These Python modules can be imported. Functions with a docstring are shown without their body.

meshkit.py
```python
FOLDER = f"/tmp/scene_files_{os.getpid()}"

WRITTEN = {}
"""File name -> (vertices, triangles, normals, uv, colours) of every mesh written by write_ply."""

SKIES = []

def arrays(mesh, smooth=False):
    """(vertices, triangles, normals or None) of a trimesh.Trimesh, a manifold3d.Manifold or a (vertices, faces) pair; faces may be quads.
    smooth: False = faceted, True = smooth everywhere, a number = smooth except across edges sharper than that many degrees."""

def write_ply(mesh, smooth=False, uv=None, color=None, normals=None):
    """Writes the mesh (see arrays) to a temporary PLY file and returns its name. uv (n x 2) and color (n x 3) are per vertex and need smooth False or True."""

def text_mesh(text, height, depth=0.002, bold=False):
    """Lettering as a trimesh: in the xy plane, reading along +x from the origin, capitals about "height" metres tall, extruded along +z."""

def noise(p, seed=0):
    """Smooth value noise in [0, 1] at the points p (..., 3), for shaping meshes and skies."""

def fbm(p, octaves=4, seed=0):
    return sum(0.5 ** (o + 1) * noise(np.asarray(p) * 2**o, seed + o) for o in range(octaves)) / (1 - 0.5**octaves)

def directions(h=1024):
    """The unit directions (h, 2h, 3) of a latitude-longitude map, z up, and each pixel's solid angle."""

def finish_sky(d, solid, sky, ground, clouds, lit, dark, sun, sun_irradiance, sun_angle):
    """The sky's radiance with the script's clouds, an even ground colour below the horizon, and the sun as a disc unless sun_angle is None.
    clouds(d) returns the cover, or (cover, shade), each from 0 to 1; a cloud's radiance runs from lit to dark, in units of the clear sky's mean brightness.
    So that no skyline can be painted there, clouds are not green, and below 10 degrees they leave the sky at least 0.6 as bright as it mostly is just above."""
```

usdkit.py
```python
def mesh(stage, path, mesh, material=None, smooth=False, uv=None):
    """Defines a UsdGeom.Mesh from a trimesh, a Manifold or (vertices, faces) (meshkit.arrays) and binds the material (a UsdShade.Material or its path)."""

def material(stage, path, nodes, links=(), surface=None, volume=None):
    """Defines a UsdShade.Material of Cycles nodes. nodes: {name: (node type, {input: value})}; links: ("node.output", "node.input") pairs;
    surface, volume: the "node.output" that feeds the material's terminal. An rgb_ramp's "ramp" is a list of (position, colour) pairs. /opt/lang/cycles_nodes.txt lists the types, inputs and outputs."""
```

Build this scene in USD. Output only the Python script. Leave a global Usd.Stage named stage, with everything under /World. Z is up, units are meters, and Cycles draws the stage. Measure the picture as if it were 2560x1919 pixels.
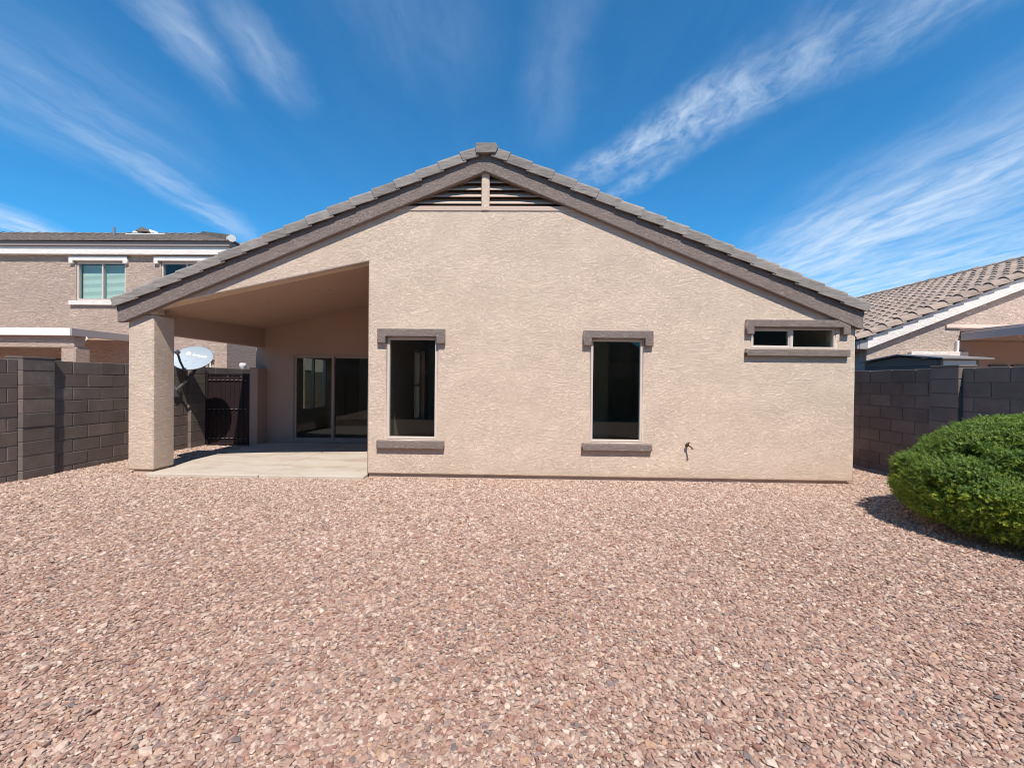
import math, random
import numpy as np, trimesh, usdkit, meshkit
from pxr import Usd, UsdGeom, UsdLux, UsdShade, Gf, Vt, Sdf
from shapely.geometry import Polygon

rng = np.random.default_rng(7)
random.seed(7)
stage = Usd.Stage.CreateInMemory()
UsdGeom.SetStageUpAxis(stage, 'Z')
UsdGeom.SetStageMetersPerUnit(stage, 1.0)
UsdGeom.Xform.Define(stage, '/World')
UsdGeom.Scope.Define(stage, '/World/Looks')

# ------------------------------------------------------------------ camera
EXPOSURE = 0.48
yaw, pitch, roll = np.radians([1.15, -0.42, 0.60])
fw = np.array([-math.sin(yaw) * math.cos(pitch), math.cos(yaw) * math.cos(pitch), math.sin(pitch)])
rt = np.array([math.cos(yaw), math.sin(yaw), 0.0])
up = np.cross(rt, fw)
R_ = math.cos(roll) * rt + math.sin(roll) * up
U_ = math.cos(roll) * up - math.sin(roll) * rt
cam = UsdGeom.Camera.Define(stage, '/World/camera')
cam.CreateHorizontalApertureAttr(36.0)
cam.CreateVerticalApertureAttr(36.0 * 767 / 1024)
cam.CreateFocalLengthAttr(36.0 * 1050 / 2560)
cam.CreateClippingRangeAttr(Gf.Vec2f(0.05, 5000))
cam.CreateExposureAttr(EXPOSURE)
m = np.eye(4)
m[0, :3], m[1, :3], m[2, :3], m[3, :3] = R_, U_, -fw, (0, 0, 1.5)
cam.AddTransformOp().Set(Gf.Matrix4d(m.tolist()))

# ------------------------------------------------------------------ sky and sun
SUN_AZ, SUN_EL = math.radians(12.3), math.radians(57)
SKY_STRENGTH, SUN_INTENSITY = 0.075, 1.25
sun_dir = np.array([math.sin(SUN_AZ) * math.cos(SUN_EL), -math.cos(SUN_AZ) * math.cos(SUN_EL), math.sin(SUN_EL)])
sun_rot = math.atan2(sun_dir[0], sun_dir[1])
sun = UsdLux.DistantLight.Define(stage, '/World/sun')
sun.CreateIntensityAttr(SUN_INTENSITY)
sun.CreateAngleAttr(0.5)
sun.CreateNormalizeAttr(True)
sun.CreateColorAttr(Gf.Vec3f(1.0, 0.962, 0.905))
zx = np.cross([0, 0, 1.0], sun_dir); zx /= np.linalg.norm(zx)
m = np.eye(4); m[0, :3], m[1, :3], m[2, :3] = zx, np.cross(sun_dir, zx), sun_dir
sun.AddTransformOp().Set(Gf.Matrix4d(m.tolist()))

def build_sky():
    """Clear sky with thin cirrus. Clouds lie on a flat layer overhead: (x/z, y/z) of the view direction are their ground-plan coordinates."""
    N = {'sky': ('sky_texture', dict(sky_type='single_scattering', sun_disc=False, sun_elevation=SUN_EL, sun_rotation=sun_rot, altitude=400.0, air_density=1.0, aerosol_density=0.15, ozone_density=3.0)),
         'tc': ('texture_coordinate', {}), 'sep': ('separate_xyz', {}),
         'zc': ('math', dict(math_type='maximum', value2=0.04)),
         'u': ('math', dict(math_type='divide')), 'v': ('math', dict(math_type='divide')),
         'P': ('combine_xyz', {}),
         # fibres: stretched along +y (the wind), bent a little by a broad noise
         'warp': ('noise_texture', dict(scale=2.2, detail=4.0, roughness=0.6)),
         'warp2': ('vector_math', dict(math_type='multiply_add', vector2=(0.22, 0.2, 0), vector3=(-0.11, -0.10, 0))),
         'Pw': ('vector_math', dict(math_type='add')),
         'mf': ('mapping', dict(mapping_type='point', rotation=(0, 0, math.radians(-4)), scale=(8.0, 2.0, 1))),
         'fib': ('noise_texture', dict(scale=1.0, detail=8.0, roughness=0.62, distortion=0.25)),
         'fr': ('map_range', dict(from_min=0.30, from_max=0.80, to_min=0.0, to_max=1.0, clamp=True)),
         'mc': ('mapping', dict(mapping_type='point', rotation=(0, 0, math.radians(42)), scale=(13.0, 7.0, 1))),
         'crs': ('noise_texture', dict(scale=1.0, detail=6.0, roughness=0.62, distortion=0.15)),
         'cr': ('map_range', dict(from_min=0.36, from_max=0.70, to_min=0.0, to_max=1.0, clamp=True)),
         'bg': ('background_shader', dict(strength=SKY_STRENGTH))}
    L = [('tc.generated', 'sep.vector'), ('sep.z', 'zc.value1'), ('sep.x', 'u.value1'), ('zc.value', 'u.value2'), ('sep.y', 'v.value1'), ('zc.value', 'v.value2'),
         ('u.value', 'P.x'), ('v.value', 'P.y'), ('P.vector', 'warp.vector'), ('warp.color', 'warp2.vector1'), ('P.vector', 'Pw.vector1'), ('warp2.vector', 'Pw.vector2'),
         ('Pw.vector', 'mf.vector'), ('mf.vector', 'fib.vector'), ('fib.fac', 'fr.value'),
         ('Pw.vector', 'mc.vector'), ('mc.vector', 'crs.vector'), ('crs.fac', 'cr.value')]
    # cloud banks: centre, heading, half length, half width, amount, texture
    banks = [((0.62, 1.66), 128.0, 0.75, 0.18, 0.66, 'cr'), ((0.95, 1.22), 132.0, 0.5, 0.22, 0.35, 'cr'), ((0.55, 2.15), 118.0, 0.75, 0.10, 0.34, 'cr'),
             ((-1.86, 2.3), 98.0, 1.3, 0.16, 0.5, 'fr'), ((-1.75, 1.45), 97.0, 0.8, 0.5, 0.22, 'fr'), ((-1.0, 1.22), 102.0, 0.33, 0.10, 0.5, 'fr'), ((-0.80, 1.30), 93.0, 0.30, 0.12, 0.42, 'fr'),
             ((2.35, 3.2), 82.0, 2.6, 0.75, 1.0, 'fr'), ((3.6, 4.8), 80.0, 3.4, 1.5, 1.0, 'fr'), ((5.5, 9.0), 70.0, 6.0, 3.5, 0.45, 'fr'), ((2.1, 2.1), 76.0, 0.8, 0.16, 0.5, 'fr'),
             ((-3.4, 2.95), 104.0, 1.6, 0.26, 0.75, 'fr'), ((-0.3, 1.15), 90.0, 0.4, 0.25, 0.12, 'fr'), ((0.1, 1.35), 92.0, 0.5, 0.12, 0.16, 'fr')]
    total = None
    for i, ((cx, cy), deg, hl, hw, amount, tex) in enumerate(banks):
        a = math.radians(deg)
        N[f'm{i}'] = ('mapping', dict(mapping_type='texture', location=(cx, cy, 0), rotation=(0, 0, a), scale=(hl, hw, 1)))
        N[f'l{i}'] = ('vector_math', dict(math_type='length'))
        N[f'r{i}'] = ('map_range', dict(range_type='smoothstep', from_min=1.25, from_max=0.1, to_min=0.0, to_max=amount, clamp=True))
        N[f'x{i}'] = ('math', dict(math_type='multiply'))
        N[f'f{i}'] = ('math', dict(math_type='multiply_add', value2=0.82, value3=0.18))
        L += [('Pw.vector', f'm{i}.vector'), (f'm{i}.vector', f'l{i}.vector1'), (f'l{i}.value', f'r{i}.value'), (f'{tex}.result', f'f{i}.value1'), (f'f{i}.value', f'x{i}.value1'), (f'r{i}.result', f'x{i}.value2')]
        if total is None:
            total = f'x{i}.value'
        else:
            N[f's{i}'] = ('math', dict(math_type='maximum'))
            L += [(total, f's{i}.value1'), (f'x{i}.value', f's{i}.value2')]
            total = f's{i}.value'
    N['veil'] = ('math', dict(math_type='multiply', value2=0.02))
    N['all'] = ('math', dict(math_type='add', use_clamp=True))
    N['sat'] = ('vector_math', dict(math_type='multiply', vector2=(0.36, 1.30, 1.72)))
    N['mixc'] = ('mix_color', dict(blend_type='mix', b=(7.6, 8.8, 10.2), use_clamp=False))
    L += [('fr.result', 'veil.value1'), (total, 'all.value1'), ('veil.value', 'all.value2'), ('sky.color', 'sat.vector1'), ('sat.vector', 'mixc.a'), ('all.value', 'mixc.fac'), ('mixc.result', 'bg.color')]
    return usdkit.material(stage, '/World/Looks/sky', N, L, surface='bg.background')

dome = UsdLux.DomeLight.Define(stage, '/World/sky')
dome.CreateIntensityAttr(1.0)
UsdShade.MaterialBindingAPI.Apply(dome.GetPrim()).Bind(build_sky())
dome.GetPrim().SetCustomDataByKey('kind', 'structure')

# ------------------------------------------------------------------ scene-graph helpers
taken = {}
def numbered(parent, name):
    k = taken.get((parent, name), 0); taken[(parent, name)] = k + 1
    return f'{parent}/{name}' + (f'_{k:03d}' if k else '')
def thing(name, label=None, cat=None, group=None, kind=None):
    p = numbered('/World', name)
    x = UsdGeom.Xform.Define(stage, p).GetPrim()
    tag(x, label, cat, group, kind)
    return p
def tag(prim, label=None, cat=None, group=None, kind=None):
    for k, v in (('label', label), ('category', cat), ('group', group), ('kind', kind)):
        if v: prim.SetCustomDataByKey(k, v)
def part(parent, name, mesh, mat, smooth=False, label=None, kind=None):
    p = numbered(parent, name)
    if isinstance(mesh, (list, tuple)) and not isinstance(mesh[0], np.ndarray):
        mesh = trimesh.util.concatenate(list(mesh))
    pr = usdkit.mesh(stage, p, mesh, mat, smooth=smooth).GetPrim()
    tag(pr, label, None, None, kind)
    return p

# ------------------------------------------------------------------ mesh helpers
def box(x0, x1, y0, y1, z0, z1, c=0.0):
    """A box, its edges chamfered by c."""
    lo, hi = np.minimum([x0, y0, z0], [x1, y1, z1]).astype(float), np.maximum([x0, y0, z0], [x1, y1, z1]).astype(float)
    if c <= 0:
        b = trimesh.creation.box(hi - lo); b.apply_translation((lo + hi) / 2); return b
    h, mid = (hi - lo) / 2, (lo + hi) / 2
    c = min(c, 0.45 * h.min())
    sk = [(tuple(int(2 * v - 1) for v in s), k) for s in np.ndindex(2, 2, 2) for k in range(3)]
    pts = np.array([np.array(s) * (h - c * (np.arange(3) != k)) for s, k in sk])
    key = {s + (k,): i for i, (s, k) in enumerate(sk)}
    F = []
    for k in range(3):
        o = [a for a in range(3) if a != k]
        for sg in (-1, 1):
            q = []
            for a, b in ((-1, -1), (1, -1), (1, 1), (-1, 1)):
                s = [0, 0, 0]; s[k] = sg; s[o[0]] = a; s[o[1]] = b; q.append(key[tuple(s) + (k,)])
            F += [q[:3], [q[0], q[2], q[3]]]
        for a, b in ((-1, -1), (1, -1), (1, 1), (-1, 1)):  # edges along axis k
            s = [0, 0, 0]; s[o[0]] = a; s[o[1]] = b
            s1, s2 = list(s), list(s); s1[k], s2[k] = -1, 1
            q = [key[tuple(s1) + (o[0],)], key[tuple(s2) + (o[0],)], key[tuple(s2) + (o[1],)], key[tuple(s1) + (o[1],)]]
            F += [q[:3], [q[0], q[2], q[3]]]
    for s in np.ndindex(2, 2, 2):
        s = tuple(int(2 * v - 1) for v in s); F.append([key[s + (k,)] for k in range(3)])
    F = np.array(F)
    n = np.cross(pts[F[:, 1]] - pts[F[:, 0]], pts[F[:, 2]] - pts[F[:, 0]])
    flip = (n * pts[F].mean(1)).sum(1) < 0
    F[flip] = F[flip][:, ::-1]
    return trimesh.Trimesh(pts + mid, F, process=False)

def inset(ring, d):
    """Mitre offset of a ring (n x 2, counter-clockwise) inwards by d, corner by corner."""
    p = np.asarray(ring, float); e = np.roll(p, -1, 0) - p
    e /= np.linalg.norm(e, axis=1, keepdims=True)
    n = np.stack([-e[:, 1], e[:, 0]], 1); n0 = np.roll(n, 1, 0)
    b = n + n0
    return p + d * b / np.maximum((b * n).sum(1, keepdims=True), 0.2)

def ccw(r):
    r = np.asarray(r, float)
    return r if Polygon(r).exterior.is_ccw else r[::-1]

def plate(outer, holes, yf, yb, r=0.0, steps=3):
    """A wall slab in the xz plane from yf (front) to yb, with holes; front edges rounded by r."""
    rings = [ccw(outer)] + [ccw(h)[::-1] for h in holes]
    V, F, n = [], [], 0
    prof = [(0.0, 0.0)] if r <= 0 else [(r * (1 - math.sin(a)), r * (1 - math.cos(a))) for a in np.linspace(0, math.pi / 2, steps + 1)]
    prof.append((0.0, abs(yb - yf)))
    sgn = 1 if yb > yf else -1
    fronts, backs = [], []
    for ring in rings:
        k = len(ring)
        layers = [inset(ring, i) for i, _ in prof]
        fronts.append(layers[0]); backs.append(layers[-1])
        for (i, d), lay in zip(prof, layers):
            V.append(np.stack([lay[:, 0], np.full(k, yf + sgn * d), lay[:, 1]], 1))
        for s in range(len(prof) - 1):
            for j in range(k):
                a, b = n + s * k + j, n + s * k + (j + 1) % k
                F += [[a, b + k, b], [a, a + k, b + k]]
        n += k * len(prof)
    for rs, y, rev in ((fronts, yf, False), (backs, yb, True)):
        v, f = trimesh.creation.triangulate_polygon(Polygon(rs[0], rs[1:]), engine='earcut')
        v3 = np.stack([v[:, 0], np.full(len(v), y), v[:, 1]], 1)
        d = np.cross(v3[f[:, 1]] - v3[f[:, 0]], v3[f[:, 2]] - v3[f[:, 0]])[:, 1]
        want = -sgn if not rev else sgn
        f = np.where((np.sign(d) == want)[:, None], f, f[:, ::-1])
        V.append(v3); F += (f + n).tolist(); n += len(v3)
    F = np.array(F)
    V = np.vstack(V)
    if sgn < 0:
        k = len(F) - 0
    msh = trimesh.Trimesh(V, F, process=False)
    return msh

def quads(v, f):
    f = np.asarray(f)
    return trimesh.Trimesh(np.asarray(v, float), np.vstack([f[:, [0, 1, 2]], f[:, [0, 2, 3]]]), process=False)
def prism(poly, axis, a0, a1):
    """Polygon (n x 2) extruded along an axis ('x': poly is (y, z); 'y': (x, z); 'z': (x, y))."""
    mm = trimesh.creation.extrude_polygon(Polygon(poly), abs(a1 - a0), engine='earcut')
    v = mm.vertices.copy(); lo = min(a0, a1)
    if axis == 'z': w = np.stack([v[:, 0], v[:, 1], v[:, 2] + lo], 1)
    elif axis == 'y': w = np.stack([v[:, 0], v[:, 2] + lo, v[:, 1]], 1)
    else: w = np.stack([v[:, 2] + lo, v[:, 0], v[:, 1]], 1)
    f = mm.faces[:, ::-1] if axis == 'y' else mm.faces
    return trimesh.Trimesh(w, f, process=False)
def tube(points, r, sides=10):
    p = np.asarray(points, float); t = np.gradient(p, axis=0); t /= np.linalg.norm(t, axis=1, keepdims=True)
    ref = np.array([0.31, 0.2, 0.93])
    a = np.cross(t, ref); a /= np.linalg.norm(a, axis=1, keepdims=True); b = np.cross(t, a)
    ang = np.arange(sides) * 2 * np.pi / sides
    rr = np.broadcast_to(r, (len(p),))[:, None, None]
    v = p[:, None] + rr * (np.cos(ang)[None, :, None] * a[:, None] + np.sin(ang)[None, :, None] * b[:, None])
    i, j = np.meshgrid(np.arange(len(p) - 1), np.arange(sides), indexing='ij')
    q = np.stack([i * sides + j, i * sides + (j + 1) % sides, (i + 1) * sides + (j + 1) % sides, (i + 1) * sides + j], -1).reshape(-1, 4)
    V = np.vstack([v.reshape(-1, 3), p[:1], p[-1:]]); n = len(p) * sides
    F = np.vstack([q[:, [0, 1, 2]], q[:, [0, 2, 3]]] + [np.array([[n, (k + 1) % sides, k], [n + 1, n - sides + k, n - sides + (k + 1) % sides]]) for k in range(sides)])
    return trimesh.Trimesh(V, F, process=False)
def lathe(profile, centre, n=20):
    mm = trimesh.creation.revolve(np.asarray(profile, float), sections=n); mm.apply_translation(centre); return mm

# ------------------------------------------------------------------ materials
def srgb(r, g, b):
    c = np.array([r, g, b]) / 255.0
    return tuple(np.where(c < 0.04045, c / 12.92, ((c + 0.055) / 1.055) ** 2.4))
def mul(c, k): return tuple(float(x) * k for x in c)
def plain(name, col, rough=0.6, metallic=0.0, noise=0.12, scale=9.0, bump=0.0, bscale=60.0, spec=0.4):
    N = {'g': ('geometry', {}), 'n': ('noise_texture', dict(scale=scale, detail=5.0, roughness=0.6)),
         'r': ('rgb_ramp', dict(ramp=[(0.25, mul(col, 1 - noise)), (0.75, mul(col, 1 + noise))])),
         'p': ('principled_bsdf', dict(roughness=rough, metallic=metallic, specular_ior_level=spec))}
    L = [('g.position', 'n.vector'), ('n.fac', 'r.fac'), ('r.color', 'p.base_color')]
    if bump > 0:
        N['n2'] = ('noise_texture', dict(scale=bscale, detail=4.0)); N['b'] = ('bump', dict(strength=1.0, distance=bump))
        L += [('g.position', 'n2.vector'), ('n2.fac', 'b.height'), ('b.normal', 'p.normal')]
    return usdkit.material(stage, f'/World/Looks/{name}', N, L, surface='p.BSDF')

def stucco(name, col, col2=None, depth=0.0045, sx=15.0, sz=50.0, patch=0.55, swirl=0.14):
    """Hand-trowelled stucco: broken horizontal ridges that swirl; broad faint differences of tint."""
    col2 = col2 or mul(col, 0.96)
    N = {'g': ('geometry', {}),
         'w': ('noise_texture', dict(scale=1.4, detail=1.0)), 'w2': ('vector_math', dict(math_type='multiply_add', vector2=(swirl * 2,) * 3, vector3=(-swirl,) * 3)),
         'pw': ('vector_math', dict(math_type='add')),
         'm1': ('mapping', dict(mapping_type='point', rotation=(0, 0.10, 0), scale=(sx, sx, sz))),
         'n1': ('noise_texture', dict(scale=1.0, detail=3.0, roughness=0.55, distortion=0.9)),
         'm2': ('mapping', dict(mapping_type='point', rotation=(0, -0.5, 0), scale=(sx * 1.6, sx * 1.6, sz * 1.2))),
         'n2': ('noise_texture', dict(scale=1.0, detail=3.0, roughness=0.6, distortion=1.2)),
         'd1': ('math', dict(math_type='subtract', value2=0.5)), 'e1': ('math', dict(math_type='absolute')),
         'd2': ('math', dict(math_type='subtract', value2=0.5)), 'e2': ('math', dict(math_type='absolute')),
         'r1': ('map_range', dict(range_type='smoothstep', from_min=0.0, from_max=0.045, to_min=0.0, to_max=1.0, clamp=True)),
         'r2': ('map_range', dict(range_type='smoothstep', from_min=0.0, from_max=0.04, to_min=0.25, to_max=1.0, clamp=True)),
         's1': ('map_range', dict(range_type='smoothstep', from_min=0.40, from_max=0.60, to_min=0.0, to_max=0.8, clamp=True)),
         'n3': ('noise_texture', dict(scale=150.0, detail=3.0, roughness=0.7)),
         'a1': ('math', dict(math_type='multiply')), 'a0': ('math', dict(math_type='add')), 'a2': ('math', dict(math_type='multiply_add', value2=0.16)),
         'b': ('bump', dict(strength=1.0, distance=depth)),
         'c': ('noise_texture', dict(scale=patch, detail=3.0, roughness=0.5)),
         'cr': ('rgb_ramp', dict(ramp=[(0.36, col), (0.64, col2)])),
         'c4': ('noise_texture', dict(scale=7.0, detail=5.0, roughness=0.7)),
         'cv': ('map_range', dict(from_min=0.2, from_max=0.8, to_min=0.93, to_max=1.07)),
         'cm': ('vector_math', dict(math_type='scale')),
         'sx': ('separate_xyz', {}), 'sn': ('noise_texture', dict(scale=3.2, detail=6.0, roughness=0.7)), 'sh': ('math', dict(math_type='multiply_add', value2=-1.1, value3=0.66)), 'sd': ('math', dict(math_type='add')),
         'sr2': ('map_range', dict(range_type='smoothstep', from_min=0.0, from_max=0.42, to_min=0.42, to_max=0.0, clamp=True)),
         'smix': ('mix_color', dict(blend_type='mix', b=(0.50, 0.36, 0.25))),
         'p': ('principled_bsdf', dict(roughness=0.92, specular_ior_level=0.15))}
    L = [('g.position', 'w.vector'), ('w.color', 'w2.vector1'), ('g.position', 'pw.vector1'), ('w2.vector', 'pw.vector2'),
         ('pw.vector', 'm1.vector'), ('m1.vector', 'n1.vector'), ('pw.vector', 'm2.vector'), ('m2.vector', 'n2.vector'),
         ('n1.fac', 'd1.value1'), ('d1.value', 'e1.value1'), ('e1.value', 'r1.value'), ('n2.fac', 'd2.value1'), ('d2.value', 'e2.value1'), ('e2.value', 'r2.value'), ('r1.result', 'a1.value1'), ('r2.result', 'a1.value2'), ('n1.fac', 's1.value'), ('a1.value', 'a0.value1'), ('s1.result', 'a0.value2'),
         ('g.position', 'n3.vector'), ('n3.fac', 'a2.value1'), ('a0.value', 'a2.value3'), ('a2.value', 'b.height'), ('b.normal', 'p.normal'),
         ('g.position', 'c.vector'), ('c.fac', 'cr.fac'), ('g.position', 'c4.vector'), ('c4.fac', 'cv.value'), ('g.position', 'sx.vector'), ('g.position', 'sn.vector'), ('sn.fac', 'sh.value1'), ('sx.z', 'sd.value1'), ('sh.value', 'sd.value2'), ('sd.value', 'sr2.value'), ('sr2.result', 'smix.fac'), ('cr.color', 'smix.a'), ('smix.result', 'cm.vector1'), ('cv.result', 'cm.scale'), ('cm.vector', 'p.base_color')]
    return usdkit.material(stage, f'/World/Looks/{name}', N, L, surface='p.BSDF')

def pane(name, tint=0.5, green=1.03):
    N = {'t': ('transparent_bsdf', dict(color=(tint, tint * green, tint))), 'g': ('glossy_bsdf', dict(color=(0.9, 0.93, 0.95), roughness=0.0)),
         'f': ('fresnel', dict(IOR=1.5)), 'ge': ('geometry', {}), 'inv': ('math', dict(math_type='subtract', value1=1.0)), 'k': ('math', dict(math_type='multiply')), 'm': ('mix_closure', {})}
    return usdkit.material(stage, f'/World/Looks/{name}', N, [('ge.backfacing', 'inv.value2'), ('inv.value', 'k.value1'), ('f.fac', 'k.value2'), ('k.value', 'm.fac'), ('t.BSDF', 'm.closure1'), ('g.BSDF', 'm.closure2')], surface='m.closure')

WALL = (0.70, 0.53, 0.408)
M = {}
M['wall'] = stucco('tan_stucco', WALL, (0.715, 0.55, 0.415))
M['wall_smooth'] = plain('shade_darkened_tan_paint', (0.40, 0.265, 0.20), 0.85, noise=0.05, scale=2.5, bump=0.003, bscale=45)  # house wall paint with the porch shade darkened into its colour
M['trim'] = stucco('brown_stucco', (0.285, 0.22, 0.19), (0.295, 0.226, 0.192), depth=0.008, sx=20, sz=44)
M['footing'] = plain('peach_concrete', (0.50, 0.36, 0.27), 0.85, noise=0.12, scale=6, bump=0.004)
M['louver'] = plain('vent_paint', (0.47, 0.34, 0.26), 0.7, noise=0.04)
M['frame'] = plain('window_frame_paint', (0.52, 0.43, 0.36), 0.45, noise=0.03)
M['door_frame'] = plain('shade_darkened_frame_paint', (0.33, 0.25, 0.205), 0.5, noise=0.03)  # window frame paint made darker, standing in for shade under the porch
M['glass'] = pane('window_glass', 0.82, 1.05)
M['glass_clear'] = pane('clear_glass', 0.88)
M['interior'] = plain('interior_plaster', (0.74, 0.72, 0.65), 0.9, noise=0.02)
M['interior_floor'] = plain('interior_floor', (0.22, 0.18, 0.14), 0.5, noise=0.1)
M['lamp_white'] = plain('lamp_shade_white', (0.75, 0.74, 0.70), 0.4, noise=0.02)
M['roof_under'] = plain('roof_felt', (0.07, 0.06, 0.055), 0.9)
M['metal_dark'] = plain('brass_dark', (0.12, 0.085, 0.055), 0.45, metallic=0.6)
M['white'] = plain('white_paint', (0.72, 0.67, 0.62), 0.6, noise=0.04)
M['white_stucco'] = stucco('white_stucco', (0.78, 0.70, 0.63), (0.76, 0.68, 0.61), depth=0.0035, sx=10, sz=30)
M['nwall'] = stucco('neighbour_stucco', (0.50, 0.365, 0.29), (0.515, 0.38, 0.30), depth=0.010, sx=4.5, sz=26, swirl=0.1)
M['nfascia'] = plain('neighbour_fascia', (0.24, 0.19, 0.17), 0.7, noise=0.06)
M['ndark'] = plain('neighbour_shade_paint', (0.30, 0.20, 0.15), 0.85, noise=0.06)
M['rwall'] = stucco('right_neighbour_stucco', (0.54, 0.42, 0.34), (0.53, 0.41, 0.33), depth=0.008, sx=8, sz=24)
M['shed'] = plain('shed_vinyl', (0.46, 0.45, 0.43), 0.5, noise=0.05)
M['shed_side'] = plain('shed_siding_in_shade', (0.15, 0.12, 0.10), 0.85, noise=0.06, spec=0.08)  # darker copy of the shed colour; shade of the side face painted in
M['shed_roof'] = plain('shed_roof', (0.20, 0.18, 0.17), 0.8, noise=0.1, spec=0.1)
M['gate'] = plain('gate_paint', (0.018, 0.0098, 0.0105), 0.5, noise=0.2, scale=14, bump=0.001)
M['gate_rail'] = plain('gate_rail_paint', (0.055, 0.045, 0.045), 0.4, noise=0.2, scale=14)
M['dish'] = plain('dish_paint', (0.31, 0.345, 0.37), 0.45, noise=0.03)
M['dish_dark'] = plain('dish_steel', (0.05, 0.045, 0.045), 0.5, metallic=0.2)
M['dish_grey'] = plain('dish_mast', (0.26, 0.25, 0.25), 0.4, metallic=0.5)
M['gutter'] = plain('gutter_paint', (0.30, 0.265, 0.25), 0.55, noise=0.05)
M['patio_top'] = plain('patio_roof_sheet', (0.62, 0.46, 0.38), 0.7, noise=0.05)
M['blind'] = plain('blind_slat', (0.62, 0.74, 0.68), 0.6, noise=0.02)
M['bark'] = plain('twig_bark', (0.09, 0.06, 0.04), 0.9, noise=0.3, scale=30, bump=0.004)

def concrete_tile(name, col, streak=True):
    """Grey-brown concrete roof tile with streaks along its length; tone differs from tile to tile."""
    N = {'g': ('geometry', {}), 'o': ('object_info', {}),
         'm': ('mapping', dict(mapping_type='point', scale=(5, 5, 34))), 'n': ('noise_texture', dict(scale=1.0, detail=5.0, roughness=0.7)),
         'r': ('rgb_ramp', dict(ramp=[(0.3, mul(col, 0.62)), (0.5, mul(col, 1.0)), (0.72, mul(col, 1.35))])),
         'n2': ('noise_texture', dict(scale=90.0, detail=3.0)), 'b': ('bump', dict(strength=0.8, distance=0.006)),
         'v': ('map_range', dict(from_min=0, from_max=1, to_min=0.86, to_max=1.12)), 's': ('vector_math', dict(math_type='scale')),
         'p': ('principled_bsdf', dict(roughness=0.85, specular_ior_level=0.25))}
    L = [('g.position', 'm.vector'), ('m.vector', 'n.vector'), ('n.fac', 'r.fac'), ('r.color', 's.vector1'), ('o.random', 'v.value'), ('v.result', 's.scale'), ('s.vector', 'p.base_color'),
         ('g.position', 'n2.vector'), ('n2.fac', 'b.height'), ('b.normal', 'p.normal')]
    return usdkit.material(stage, f'/World/Looks/{name}', N, L, surface='p.BSDF')
M['tile'] = concrete_tile('grey_roof_tile', (0.21, 0.18, 0.158))
M['tile2'] = concrete_tile('brown_roof_tile', (0.285, 0.21, 0.165))
M['tile3'] = concrete_tile('dull_roof_tile', (0.16, 0.135, 0.115))

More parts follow.
